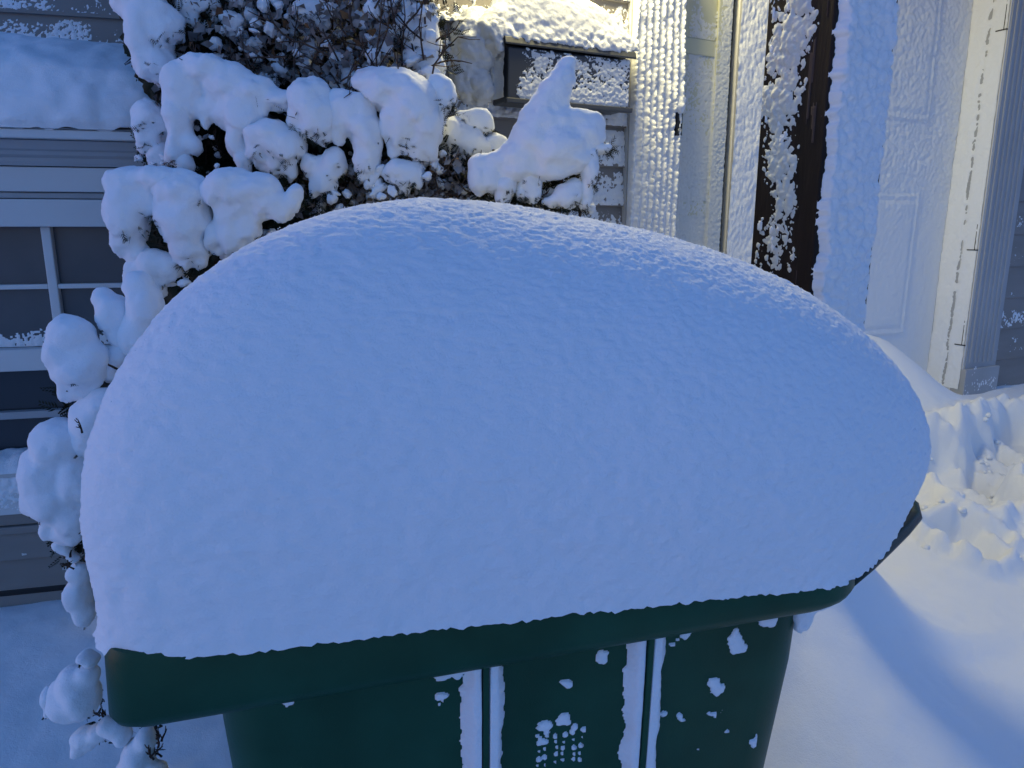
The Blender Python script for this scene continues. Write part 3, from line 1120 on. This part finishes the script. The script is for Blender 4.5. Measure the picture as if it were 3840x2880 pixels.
# hinge lug with snow at the right end, under the lid
t = MB(bn)
t.prism([(0.738, 1.055), (0.786, 1.055), (0.742, 1.000)], (0.045, 0.16), lambda a, p, q: (p, a, q))
lug = t.build('hinge_lug', M_BIN, wbin, bevel=0.003)
lsn = blob_mesh('snow_clump', [((0.758, 0.044, 1.040), (.030, .010, .024)), ((0.746, 0.045, 1.015), (.014, .009, .026))], 0.004, 4, 0.003, 60, 1.2)
c = coords(lsn)
lsn.vertices.foreach_set('co', np.stack(bn(c[:, 0], c[:, 1], c[:, 2]), 1).astype(np.float32).ravel())
link('snow_clump', lsn, M_CRUST, lug)
# bowed push handle behind the hinge: plate and tube
half = [(.795, .035), (.850, .070), (.905, .108), (.965, .150), (1.015, .188), (1.042, .225), (1.050, .265)]
arc = [(u_, w_, 1.062) for u_, w_ in half] + [(u_, LW - w_, 1.062) for u_, w_ in half[::-1]]
t = MB(bn)
t.tube(arc, 0.009, 10)
t.build('handle', M_BINDARK, wbin, smooth=True)
for mir in (0, 1):
    t = MB(bn)
    P = []
    for (u_, w_) in half[:5]:
        w2 = LW - w_ if mir else w_
        wi = LW - (w_ + 0.05) if mir else w_ + 0.05
        P += [(u_ - 0.002, w2, 1.060), (u_ - 0.03, wi, 1.052)]
    t.poly(P, [(2 * i, 2 * i + 2, 2 * i + 3, 2 * i + 1) for i in range(4)])
    hp = t.build('handle_plate', M_BIN, wbin)
    sd_ = hp.modifiers.new('solid', 'SOLIDIFY')
    sd_.thickness = 0.012
# wheels and axle
t = MB(bn)
t.tube([(0.70, 0.03, 0.15), (0.70, 0.59, 0.15)], 0.012, 8)
t.build('axle', M_BLACK, wbin)
for w_ in (0.0, 0.575):
    t = MB(bn)
    t.tube([(0.70, w_, 0.15), (0.70, w_ + 0.05, 0.15)], 0.13, 20)
    t.build('wheel', M_BLACK, wbin, bevel=0.006)


# the snow dome on the lid
def mound():
    cu, cw, aL, aR, aF, aB, p, hz, qz, su, sw, bul, zt, qF, pl, pb, pk = (
        0.5194, 0.3039, 0.5713, 0.5107, 0.328, 0.3485, 2.4289, 0.4056, 2.3099, -0.0011, -0.053, 0.0727, 0.3958, 2.3658, 7.0, 2.932, 4.2158)
    nt_, nth = 320, 900
    # denser samples near the rim
    tz = np.linspace(0, 1, nt_)
    th = np.linspace(0, 2 * np.pi, nth, endpoint=False)
    a = tz * np.pi / 2
    c, s = np.cos(th), np.sin(th)
    pp = np.where(c < 0, np.where(s < 0, pl, pk), np.where(s < 0, p, pb))[None]
    pp = pp + (4 * np.exp(-tz * 5))[:, None] * np.where((c < 0) & (s < 0), 1, 0)[None]
    # soften the quadrant changes
    c_, s_ = c[None], s[None]
    r = (np.abs(c_) ** pp + np.abs(s_) ** pp) ** (-1 / pp)
    x, y = r * c_, r * s_
    x = np.where(x > 0, x * aR, x * aL)
    y = np.where(y > 0, y * aB, y * aF)
    wq = (np.abs(s) ** 2 * (s < 0))[None]
    Q = qz * (1 - wq) + qF * wq
    kk = np.cos(a)[:, None] ** (2 / Q)
    f = np.sin(a)[:, None] ** (2 / Q)
    kk = kk * (1 - bul * np.exp(-tz * 9))[:, None]
    U = cu + su * f + kk * x
    W = cw + sw * f + kk * y
    Z = LIDZ - 0.017 + hz * f * (1 - zt * (U - cu))
    V = np.stack([U.ravel(), W.ravel(), Z.ravel()], 1)
    me = mesh_np('snow_mound', V, grid_faces(nth, nt_, True))
    for _ in range(2):
        n = vnormals(me).astype(float)
    c = coords(me)
    rim = np.exp(-(c[:, 2] - LIDZ + 0.020) / 0.030)
    n = n * np.sign((n[:, 2:3] * 1.0 + (n[:, :2] * (c[:, :2] - np.array([cu, cw]))).sum(1, keepdims=True) * 3))   # outward
    front = sstep(0.2, -0.02, c[:, 1]) * sstep(0.30, 0.02, c[:, 2] - LIDZ)
    d = 0.005 * (fbm(c * 3.2, 3) - 0.2) + 0.0008 * fbm(c * 14, 3) + (0.0008 + 0.0016 * front) * fbm(c * 48, 3) + 0.0018 * fbm(c * 150, 3) + 0.0010 * fbm(c * 320, 2)
    d = d * (1 - 0.6 * rim)
    c2 = c + n * d[:, None]
    # ragged lower rim
    ang = np.stack([c[:, 0] * 38, c[:, 1] * 38, np.zeros(len(c))], 1)
    c2[:, 2] += rim * (0.003 * fbm(ang * .6, 3) + 0.003 * fbm(ang * 4.5, 3))
    c2[:, 2] += 0.055 * sstep(0.84, 1.0, c[:, 0]) * np.exp(-(c[:, 2] - LIDZ + 0.020) / 0.09)
    c2[:, 2] -= rim * 0.004 * sstep(0.5, 0.0, c[:, 0])
    c2[:, 0] -= rim * 0.02 * sstep(0.15, 0.0, c[:, 0])
    low_ = np.exp(-((c[:, 0] - 0.775) / 0.06) ** 2) * sstep(0.16, 0.06, c[:, 1]) * np.exp(-(c[:, 2] - LIDZ + 0.020) / 0.05)
    c2[:, 1] -= 0.009 * low_
    c2[:, 2] += 0.002 * low_
    c2 += n * (0.012 * np.exp(-((c[:, 0] - 0.75) / 0.08) ** 2) * sstep(0.25, 0.12, c[:, 1]) * np.exp(-(c[:, 2] - LIDZ + 0.020) / 0.10))[:, None]
    c2 += n * (rim * (0.003 * worley(c * 110) + 0.003 * fbm(c * 160, 3) + 0.003))[:, None]
    X, Y, Zw = bn(c2[:, 0], c2[:, 1], c2[:, 2])
    me.vertices.foreach_set('co', np.stack([X, Y, Zw], 1).astype(np.float32).ravel())
    me.update()
    me.polygons.foreach_set('use_smooth', np.ones(len(me.polygons), bool))
    o = link('snow_mound', me, M_SNOW)
    # loose ice crystals glinting on the crest
    rg = np.random.default_rng(77)
    pick = np.where((c2[:, 2] > LIDZ + 0.22))[0]
    pick = pick[rg.integers(0, len(pick), 5000)]
    ctr = np.stack([X, Y, Zw], 1)[pick] + rg.normal(size=(5000, 3)) * 0.0012
    a1 = rg.normal(size=(5000, 3))
    a1 /= np.linalg.norm(a1, axis=1)[:, None]
    a2 = np.cross(a1, rg.normal(size=(5000, 3)))
    a2 /= np.linalg.norm(a2, axis=1)[:, None]
    sz = rg.uniform(0.0004, 0.0009, (5000, 1))
    Q = np.stack([ctr + a1 * sz, ctr + a2 * sz, ctr - a1 * sz, ctr - a2 * sz], 1).reshape(-1, 3)
    ic = link('ice_crystal', mesh_np('ice_crystal', Q, np.arange(20000).reshape(-1, 4), False), M_ICE, o)
    ic['kind'] = 'stuff'
    tag(o, 'huge smooth dome of fresh snow piled on the green bin lid', 'snow')


mound()


# ================================================================== SHRUBS
def E_(px, py, rx, ry, y, dy=None):
    c = at_y(px, py, y)
    k = y / FPX * 1.13
    rx, ry = rx * k, ry * k
    rd = dy if dy else min(max(0.5 * (rx + ry), 0.02), 0.11)
    return (c, (rx, rd, ry))


def clump(parent, lst, y, **kw):
    me = blob_mesh('snow_clump', [E_(*e[:4], y + (e[4] if len(e) > 4 else 0)) for e in lst], **kw)
    NEEDLE_SITES.setdefault(parent.name, []).append(me)
    return link('snow_clump', me, M_SNOW, parent)


NEEDLE_SITES = {}


def needle_tips(parent, per_clump, seed, L0=0.012, L1=0.030):
    """dark needle sprays poking out below the snow clumps, with crumbs of snow among them"""
    rg = np.random.default_rng(seed)
    V, F, n = [], [], 0
    CV, CF, cn = [], [], 0
    iv, fi = ico()
    iv, fi = iv[:42], fi[(fi < 42).all(1)]
    for me in NEEDLE_SITES.get(parent.name, []):
        c, nn = coords(me), vnormals(me).astype(float)
        ok = np.where((nn[:, 2] < -0.4))[0]
        if len(ok) < 20:
            continue
        # sites gather in a few places on each clump
        seeds = c[rg.choice(ok, 5)]
        for i in rg.choice(ok, per_clump * 3):
            if np.min(((c[i] - seeds) ** 2).sum(1)) > 0.035 ** 2:
                continue
            ax = nn[i] * 0.5 + np.array([0, -0.35, -0.35]) + rg.normal(size=3) * 0.55
            ax /= np.linalg.norm(ax)
            sd = np.cross(ax, rg.normal(size=3))
            sd /= np.linalg.norm(sd)
            L = rg.uniform(L0, L1)
            b0 = c[i] - nn[i] * 0.006
            for j in range(9):
                t = j / 9.0
                q = b0 + ax * L * t
                sg = 1 if j % 2 else -1
                tip = q + (ax * .8 + sg * sd * .7) * L * .42 * (1.1 - .6 * t)
                w = np.cross(np.cross(ax, sd), tip - q)
                w = w / (np.linalg.norm(w) + 1e-9) * 0.0011
                V += [q + w, q - w, tip]
                F.append((n, n + 1, n + 2))
                n += 3
            tw = np.cross(ax, sd) * .0009
            V += [b0 + tw, b0 - tw, b0 + ax * L]
            F.append((n, n + 1, n + 2))
            n += 3
    o = link('needle', mesh_np('needle', np.array(V), np.array(F), False), M_LEAF, parent)
    o['kind'] = 'stuff'


def sprays(name, parent, regions, n, m, size=(0.02, 0.05), seed=1, leafw=0.0017, per=11):
    """flat scale-leaf sprays: a twig with leaflets either side, scattered through the crown"""
    rg = np.random.default_rng(seed)
    V, F = [], []
    tot = sum(r_[-1] for r_ in regions)
    for (c, rad, wt) in regions:
        cnt = int(n * wt / tot)
        d = rg.normal(size=(cnt, 3))
        d /= np.linalg.norm(d, axis=1)[:, None]
        rr = rg.random(cnt) ** 0.45
        P = np.array(c) + d * rr[:, None] * np.array(rad)
        ax = d + rg.normal(size=(cnt, 3)) * 0.7 + np.array([0, -0.25, 0.35])
        ax /= np.linalg.norm(ax, axis=1)[:, None]
        sd2 = np.cross(ax, rg.normal(size=(cnt, 3)))
        sd2 /= np.linalg.norm(sd2, axis=1)[:, None]
        L = rg.uniform(size[0], size[1], cnt)
        for j in range(per):
            t = (j + 0.6) / per
            sg = 1 if j % 2 else -1
            b0 = P + ax * (L * t)[:, None]
            ll = L * 0.42 * (1.15 - 0.7 * t)
            tip = b0 + (ax * 0.75 + sg * sd2 * 0.75) * ll[:, None]
            mid = b0 + (ax * 0.75 + sg * sd2 * 0.75) * (ll * 0.5)[:, None]
            nrm = np.cross(ax, sd2)
            wv = np.cross(nrm, tip - b0)
            wv /= np.linalg.norm(wv, axis=1)[:, None] + 1e-9
            base = sum(len(v) for v in V)
            V.append(np.stack([b0, mid + wv * leafw, tip, mid - wv * leafw], 1).reshape(-1, 3))
            F.append(base + np.arange(cnt * 4).reshape(-1, 4))
    me = mesh_np(name, np.vstack(V), np.vstack(F), False)
    o = link(name, me, m, parent)
    o['kind'] = 'stuff'
    return o


def leaves(name, parent, regions, n, m, size, seed, drop=0.6):
    """single curled leaves, each four faces"""
    rg = np.random.default_rng(seed)
    tot = sum(r_[-1] for r_ in regions)
    V, F = [], []
    for (c, rad, wt) in regions:
        cnt = int(n * wt / tot)
        d = rg.uniform(-1, 1, size=(cnt, 3))
        P = np.array(c) + d * np.array(rad)
        ax = rg.normal(size=(cnt, 3)) + np.array([0, -0.2, -drop])
        ax /= np.linalg.norm(ax, axis=1)[:, None]
        sd2 = np.cross(ax, rg.normal(size=(cnt, 3)))
        sd2 /= np.linalg.norm(sd2, axis=1)[:, None]
        nr = np.cross(ax, sd2)
        L = rg.uniform(*size, cnt)[:, None]
        w = L * rg.uniform(.25, .42, (cnt, 1))
        p0 = P
        p1 = P + ax * L * .45 + sd2 * w + nr * w * .5
        p2 = P + ax * L - nr * L * .15
        p3 = P + ax * L * .45 - sd2 * w + nr * w * .5
        pm = P + ax * L * .5
        base = sum(len(v) for v in V)
        V.append(np.stack([p0, p1, p2, p3, pm], 1).reshape(-1, 3))
        i = base + np.arange(cnt)[:, None] * 5
        F.append(np.concatenate([i + np.array([0, 1, 4]), i + np.array([1, 2, 4]), i + np.array([2, 3, 4]), i + np.array([3, 0, 4])], 0))
    me = mesh_np(name, np.vstack(V), np.vstack(F), True)
    o = link(name, me, m, parent)
    o['kind'] = 'stuff'
    return o


def branch(parent, pts, r0, r1, m=M_TWIG):
    t = MB()
    n = len(pts)
    t.tube(pts, [r0 + (r1 - r0) * i / (n - 1) for i in range(n)], 5)
    return t.build('branch', m, parent, smooth=True)


def twigs(parent, spec, y, seed):
    """thin bare twigs joined into one part"""
    rg = np.random.default_rng(seed)
    t = MB()
    for (x0, y0, x1, y1, cnt, lng) in spec:
        for _ in range(cnt):
            p = at_y(rg.uniform(x0, x1), rg.uniform(y0, y1), y + rg.uniform(-.06, .10))
            d = np.array([rg.normal() * .6, rg.normal() * .35, abs(rg.normal()) + .15])
            d /= np.linalg.norm(d)
            L = rg.uniform(.4, 1.0) * lng
            pts = [p]
            for q in range(4):
                d = d + rg.normal(size=3) * .22
                d /= np.linalg.norm(d)
                pts.append(pts[-1] + d * L / 4)
            t.tube(pts, [.0022, .0019, .0016, .0013, .0008], 4)
            for q in (1, 2, 3):
                d2 = d + rg.normal(size=3) * .8
                d2 /= np.linalg.norm(d2)
                t.tube([pts[q], pts[q] + d2 * L * .15, pts[q] + d2 * L * .3 + np.array([0, 0, .004])], [.0014, .0011, .0007], 3)
    o = t.build('twig', M_TWIG, parent)
    o['kind'] = 'stuff'
    return o


def scatter_snow(name, parent, spec, y, seed, m=M_SNOW):
    """many small fingers and tufts of snow resting on inner twigs, one part"""
    rg = np.random.default_rng(seed)
    iv, fi = ico()
    V, F, n = [], [], 0
    for (x0, y0, x1, y1, cnt, r0, r1, dep) in spec:
        for _ in range(cnt):
            px, py = rg.uniform(x0, x1), rg.uniform(y0, y1)
            yy = y + dep + rg.uniform(-.05, .07)
            c = at_y(px, py, yy)
            k = yy / FPX
            r_ = rg.uniform(r0, r1) * k
            rad = r_ * np.array([rg.uniform(.6, 1.4), rg.uniform(.6, 1.1), rg.uniform(.45, 1.2)])
            a = rg.uniform(-.9, .9)
            w = iv * (1 + 0.55 * fbm(iv * 1.8 + c * 57, 3)[:, None]) * rad
            w = np.stack([w[:, 0] * math.cos(a) - w[:, 2] * math.sin(a), w[:, 1], w[:, 0] * math.sin(a) + w[:, 2] * math.cos(a)], 1)
            V.append(c + w)
            F.append(fi + n)
            n += len(iv)
    o = link(name, mesh_np(name, np.vstack(V), np.vstack(F)), m, parent)
    o['kind'] = 'stuff'
    return o


YS = 1.62
shrub = empty('evergreen_shrub')
tag(shrub, 'tall bushy evergreen shrub loaded with thick snow clumps between window and mailbox', 'shrub')
root = at_y(1000, 900, YS + .28)
gzr = 0.35
for (tx, ty, sx) in ((700, -250, -.05), (950, -350, 0), (1250, -300, .04), (1480, -150, .08), (560, 120, -.08)):
    top = at_y(tx, ty, YS + .22)
    base_ = np.array([root[0] + sx, root[1] + .05, gzr])
    pts = [base_ + (top - base_) * t_ + np.array([.05 * math.sin(t_ * 5 + sx * 60), .03 * math.cos(t_ * 4), 0]) * (t_ * (1 - t_) * 3) for t_ in np.linspace(0, 1, 8)]
    branch(shrub, pts, .016, .005)
C1 = [[(530, 20, 80, 75), (600, 95, 75, 75), (545, 130, 50, 130), (585, 245, 70, 65), (520, -60, 60, 70)],
      [(650, 205, 42, 42), (640, 240, 28, 40)],
      [(555, 445, 50, 65), (565, 520, 42, 50), (610, 470, 30, 50)],
      [(605, 590, 38, 50), (620, 625, 45, 35)],
      [(690, 320, 62, 85), (665, 440, 42, 80), (665, 560, 34, 75), (715, 550, 40, 40), (770, 262, 95, 52), (855, 310, 85, 60), (945, 350, 80, 50),
       (1040, 378, 70, 38), (905, 430, 75, 65), (775, 425, 40, 26), (800, 400, 45, 35), (845, 430, 40, 50), (890, 530, 34, 70), (915, 600, 24, 50), (770, 450, 16, 34)],
      [(690, 620, 38, 50), (655, 600, 30, 40)],
      [(1010, 520, 85, 62), (1060, 550, 80, 72), (980, 560, 55, 60), (1040, 620, 50, 45), (1090, 640, 26, 40)],
      [(1160, 380, 72, 70), (1190, 430, 72, 80), (1130, 450, 50, 55), (1215, 510, 42, 48), (1180, 330, 42, 32)],
      [(1290, 400, 60, 55), (1345, 440, 60, 80), (1380, 520, 52, 95), (1375, 610, 46, 62), (1395, 650, 26, 34), (1270, 460, 30, 60), (1265, 520, 26, 40)],
      [(1395, 310, 70, 48), (1470, 335, 105, 68), (1550, 400, 85, 95), (1600, 470, 48, 100), (1610, 550, 32, 60), (1500, 470, 66, 90), (1480, 550, 30, 50), (1560, 520, 40, 60)],
      [(1295, 280, 36, 34), (1315, 318, 34, 44), (1262, 226, 14, 22), (1310, 232, 18, 18)],
      [(1165, 615, 34, 36), (1225, 680, 40, 55), (1255, 615, 40, 62), (1185, 700, 26, 32), (1230, 640, 50, 40)],
      [(1500, 650, 58, 48), (1555, 655, 34, 38), (1515, 712, 22, 36), (1460, 650, 40, 26)],
      [(490, 700, 80, 62), (600, 672, 110, 42), (480, 800, 66, 110), (475, 900, 46, 66), (520, 960, 36, 50), (545, 760, 60, 60)],
      [(690, 720, 95, 75), (690, 830, 88, 100), (710, 930, 62, 72), (640, 760, 50, 60), (745, 970, 30, 40)],
      [(870, 715, 105, 70), (960, 715, 90, 62), (880, 800, 66, 60), (1000, 770, 70, 60), (1050, 800, 44, 50), (1110, 720, 26, 34), (870, 880, 48, 60), (930, 850, 50, 50), (1090, 770, 40, 36), (800, 900, 30, 60)],
      [(575, 1000, 60, 60), (520, 1040, 50, 70), (640, 1010, 40, 50), (560, 1090, 60, 50)],
      [(1540, 38, 38, 32), (1590, 48, 36, 22), (1525, 95, 42, 58)],
      [(1590, 120, 46, 48), (1612, 170, 40, 44), (1560, 160, 40, 50)],
      [(1558, 225, 46, 46), (1610, 240, 46, 56), (1575, 285, 26, 36), (1655, 255, 22, 36)],
      [(1640, 320, 38, 38), (1672, 360, 34, 58), (1655, 435, 22, 26)],
      [(1405, 70, 25, 34), (1420, 110, 22, 32)], [(860, 75, 34, 26), (880, 120, 20, 40)], [(1160, 60, 70, 48), (1200, 95, 40, 30)],
      [(700, 30, 36, 60), (725, 80, 24, 46), (770, 20, 50, 24)], [(1030, 18, 30, 20)], [(1110, 190, 12, 34)], [(1030, 285, 30, 20)],
      [(1470, 20, 40, 40), (1490, -20, 60, 30)], [(1460, 130, 30, 30)], [(1560, -40, 70, 40)], [(900, -30, 60, 40)], [(620, -180, 120, 110), (760, -230, 110, 80)], [(1000, -260, 160, 100), (1180, -200, 110, 90)], [(1420, -240, 150, 110), (1560, -170, 80, 70)], [(800, -480, 180, 130), (1100, -560, 200, 140), (1350, -480, 160, 120)]]
for i, l in enumerate(C1):
    dep = 0.0
    if max(e[1] for e in l) < 330:
        dep = 0.12
    if i in (13, 14, 15, 16):
        dep = -0.10
    if i in (2, 3, 0):
        dep = 0.06
    small = max(max(e[2], e[3]) for e in l) < 50
    clump(shrub, l, YS + dep, voxel=0.005 if small else 0.0065, smooth=4 if small else 7, amp=0.003 if small else 0.007)

fol = [(at_y(800, 560, YS + .12), (.17, .07, .16), 1.4), (at_y(960, 150, YS + .22), (.30, .10, .22), 1.5), (at_y(1350, 150, YS + .24), (.26, .10, .2), 1.2),
       (at_y(1300, 620, YS + .12), (.26, .08, .14), 1.6), (at_y(770, 900, YS + .08), (.15, .08, .16), 1.2), (at_y(720, 180, YS + .14), (.10, .07, .10), 1.0),
       (at_y(1560, 620, YS + .10), (.12, .07, .12), .9), (at_y(610, 560, YS + .12), (.045, .05, .08), .3), (at_y(1100, 850, YS + .05), (.2, .08, .12), 1.0),
       (at_y(1570, 200, YS + .2), (.06, .06, .2), .5)]
core = [(at_y(px_, py_, YS + d_), r_) for px_, py_, d_, r_ in ((760, 560, .22, (.13, .07, .15)), (1000, 250, .34, (.28, .10, .22)), (1300, 300, .34, (.18, .09, .22)), (1250, 650, .20, (.20, .07, .14)), (750, 880, .18, (.17, .07, .16)), (1050, -250, .40, (.34, .14, .24)), (1300, -450, .42, (.24, .14, .2)), (800, -350, .4, (.22, .14, .26)), (640, 150, .26, (.09, .07, .16)), (950, 1000, .2, (.26, .10, .2)), (900, 1300, .25, (.3, .12, .3)), (900, -100, .62, (.30, .22, .42)), (1250, -150, .70, (.22, .16, .36)), (760, 200, .60, (.20, .20, .30)), (1000, 500, .55, (.3, .2, .3)))] + [((-.52, 1.84, .80), (.40, .13, .50))]
cm = blob_mesh('foliage_light_block', core, 0.012, 2, 0.02, 24, 1.0, 0.008)  # dark solid core added to fill hollows and block lantern light
link('foliage_light_block', cm, M_LEAF, shrub)
sprays('foliage', shrub, fol, 6500, M_LEAF, (0.014, 0.034), 3)
dl = [(at_y(1050, 160, YS + .12), (.26, .07, .17), 1.6), (at_y(1400, 180, YS + .14), (.14, .07, .17), .8), (at_y(1350, 700, YS + .05), (.18, .05, .06), .6), (at_y(1600, 680, YS + .05), (.08, .05, .06), .4)]
leaves('dusted_leaf', shrub, dl, 2600, M_DUSTLEAF, (.014, .034), 5)
leaves('withered_leaf', shrub, dl, 260, M_DEAD, (.014, .03), 6)
scatter_snow('snow_tuft', shrub, [(780, 0, 1640, 370, 190, 9, 30, .12), (1150, 560, 1660, 800, 90, 8, 30, .03), (640, 380, 930, 660, 22, 6, 14, .04),
                                  (500, 560, 680, 640, 14, 8, 18, .05), (760, 860, 1150, 960, 40, 8, 26, -.02), (480, 950, 700, 1080, 26, 10, 26, -.06)], YS, 9)
twigs(shrub, [(800, 120, 1640, 420, 60, .16), (1180, 640, 1660, 800, 60, .10), (640, 330, 900, 640, 26, .06), (1400, 0, 1640, 300, 24, .16), (800, 900, 1100, 950, 16, .06)], YS + .06, 4)

# --- low shrub beside the mailbox with the pointed, hat-like snow figure
YR = 1.62
low = empty('juniper_shrub')
tag(low, 'low juniper buried under snow shaped like a bent pointed hat below mailbox', 'shrub')
rb = at_y(2020, 900, YR + .12)
for (tx, ty) in ((2130, 260), (2210, 480), (1850, 560), (1960, 600)):
    top = at_y(tx, ty, YR + .02)
    base_ = np.array([rb[0], rb[1] + .04, .35])
    branch(low, [base_ + (top - base_) * t_ + np.array([0, .05, 0]) * t_ * (1 - t_) for t_ in np.linspace(0, 1, 6)], .010, .003)
C2 = [[(2128, 252, 24, 34), (2108, 300, 42, 52), (2082, 350, 52, 58), (2052, 410, 58, 66), (2030, 470, 74, 80), (2010, 530, 88, 80), (2090, 470, 70, 60), (2160, 455, 66, 42), (2215, 470, 44, 44),
       (2228, 510, 36, 42), (2190, 510, 60, 54), (2080, 560, 110, 80), (2140, 590, 76, 56), (1950, 590, 80, 60), (1880, 610, 66, 40), (1810, 618, 52, 36), (1795, 670, 36, 64), (1840, 660, 40, 60), (1950, 640, 80, 50), (2060, 630, 90, 44), (2145, 228, 18, 14)],
      [(1900, 690, 40, 58), (1885, 730, 28, 50)],
      [(1985, 680, 38, 56), (2000, 720, 28, 46)],
      [(1955, 720, 22, 44)],
      [(2205, 590, 34, 46), (2212, 650, 30, 62), (2200, 720, 24, 44), (2190, 770, 20, 26)],
      [(2130, 735, 50, 44), (2155, 705, 34, 34), (2100, 760, 60, 28)],
      [(2225, 545, 26, 24), (2255, 562, 22, 11), (2282, 556, 12, 14)],
      [(1700, 505, 66, 56), (1750, 540, 72, 62), (1800, 560, 48, 48), (1715, 570, 46, 44), (1660, 520, 30, 50)],
      [(1780, 450, 46, 38), (1822, 468, 30, 46), (1730, 432, 20, 15)],
      [(1762, 436, 17, 20)],
      [(1850, 530, 46, 30), (1870, 560, 40, 34)]]
for i, l in enumerate(C2):
    dep = 0.10 if i in (7, 8, 9, 10) else 0.0
    clump(low, l, YR + dep, voxel=0.0055, smooth=6, amp=0.004 if i == 0 else 0.005)
sprays('foliage', low, [(at_y(1770, 690, YR + .10), (.12, .06, .07), 1.2), (at_y(2060, 680, YR + .08), (.09, .05, .07), 1), (at_y(1950, 740, YR + .05), (.1, .05, .06), .8)], 1300, M_LEAF, (.014, .03), 13)
scatter_snow('snow_tuft', low, [(1650, 610, 1900, 800, 46, 8, 30, .08), (1880, 680, 2230, 790, 34, 8, 24, .06)], YR, 19)
twigs(low, [(1650, 640, 1900, 780, 46, .07), (1900, 690, 2200, 780, 18, .05)], YR + .05, 14)

# --- low shrub at the left end of the bin
YL = 1.28
lsh = empty('boxwood_shrub')
tag(lsh, 'rounded shrub left of the bin smothered in big soft snow lobes', 'shrub')
for (tx, ty, yy) in ((280, 1300, YL), (420, 1160, YL), (230, 1750, YL), (330, 2200, YL - .05)):
    top = at_y(tx, ty, yy)
    branch(lsh, [np.array([-.35, 1.42, .25]), np.array([-.38, 1.40, .7]), np.array([-.42, 1.38, 1.0]), np.array([-.42, 1.38, 1.0]) * .5 + top * .5, np.array([-.42, 1.38, 1.0]) * .1 + top * .9], .006, .002)
cm2 = blob_mesh('foliage_light_block', [((-.46, 1.47, .62), (.20, .10, .46)), ((-.60, 1.43, .70), (.10, .09, .30))], 0.014, 2, 0.02, 24, 1.0, 0.008)  # unseen mass added behind the bin to block lantern light
link('foliage_light_block', cm2, M_LEAF, lsh)
C3 = [[(385, 1125, 36, 46), (425, 1180, 58, 70), (455, 1250, 40, 60), (470, 1310, 30, 50)],
      [(270, 1260, 78, 70), (245, 1320, 66, 80), (320, 1340, 70, 70), (290, 1400, 86, 70), (300, 1460, 50, 46), (250, 1480, 30, 40)],
      [(430, 1380, 42, 66), (460, 1330, 40, 60)],
      [(390, 1520, 78, 58), (350, 1570, 80, 80), (420, 1610, 60, 70), (340, 1660, 70, 70)],
      [(230, 1670, 100, 90), (185, 1770, 96, 110), (215, 1870, 100, 110), (280, 1930, 80, 90), (250, 2000, 60, 46), (190, 1990, 38, 50), (310, 1800, 70, 110)],
      [(250, 2062, 24, 24), (285, 2095, 26, 18), (225, 2040, 26, 24)],
      [(300, 2150, 44, 46), (295, 2230, 48, 66), (320, 2300, 40, 50)],
      [(520, 1080, 50, 60), (545, 1160, 60, 90), (520, 1260, 60, 90)]]
for i, l in enumerate(C3):
    clump(lsh, l, YL + (0.04 if i in (0, 2, 7) else 0), voxel=0.0055, smooth=8, amp=0.0045, fine=0.0009)
sprays('foliage', lsh, [(at_y(310, 1960, YL + .05), (.06, .04, .10), 1), (at_y(330, 1500, YL + .09), (.06, .04, .10), .6)], 420, M_LEAF, (.015, .035), 23)
twigs(lsh, [(290, 1590, 360, 1640, 3, .03), (260, 2040, 340, 2140, 8, .03)], YL - .06, 24)

YF = 1.0
fsh = empty('twiggy_shrub')
tag(fsh, 'small twiggy shrub with ragged snow lumps low beneath the bin lip', 'shrub')
for (tx, ty) in ((550, 2830),):
    top = at_y(tx, ty, YF + .02)
    branch(fsh, [np.array([top[0] + .02, top[1] + .07, .2]) + (top - np.array([top[0] + .02, top[1] + .07, .2])) * t_ for t_ in np.linspace(0, .97, 5)], .004, .002)
C4 = [[(275, 2560, 60, 66), (255, 2640, 72, 70), (310, 2610, 66, 90), (215, 2610, 34, 60), (330, 2530, 40, 40)],
      [(318, 2462, 28, 24), (345, 2480, 24, 26)],
      [(185, 2610, 26, 46), (195, 2660, 18, 30)],
      [(320, 2770, 54, 50), (300, 2810, 34, 34), (370, 2750, 40, 40)],
      [(430, 2735, 52, 36), (460, 2760, 34, 30), (400, 2720, 30, 34)],
      [(520, 2830, 62, 70), (500, 2890, 66, 60), (545, 2770, 40, 46), (590, 2890, 40, 40)]]
for l in C4:
    clump(fsh, l, YF, voxel=0.0042, smooth=7, amp=0.0026, fine=0.0006)
sprays('foliage', fsh, [(at_y(380, 2700, YF + .05), (.05, .03, .05), 1), (at_y(550, 2790, YF + .02), (.035, .03, .04), .8)], 90, M_LEAF, (.008, .018), 33)
twigs(fsh, [(565, 2750, 610, 2850, 9, .022), (360, 2670, 420, 2710, 4, .016)], YF - .03, 34)

needle_tips(shrub, 26, 51)
needle_tips(low, 16, 52)
needle_tips(lsh, 3, 53, .008, .02)
needle_tips(fsh, 2, 54, .006, .012)
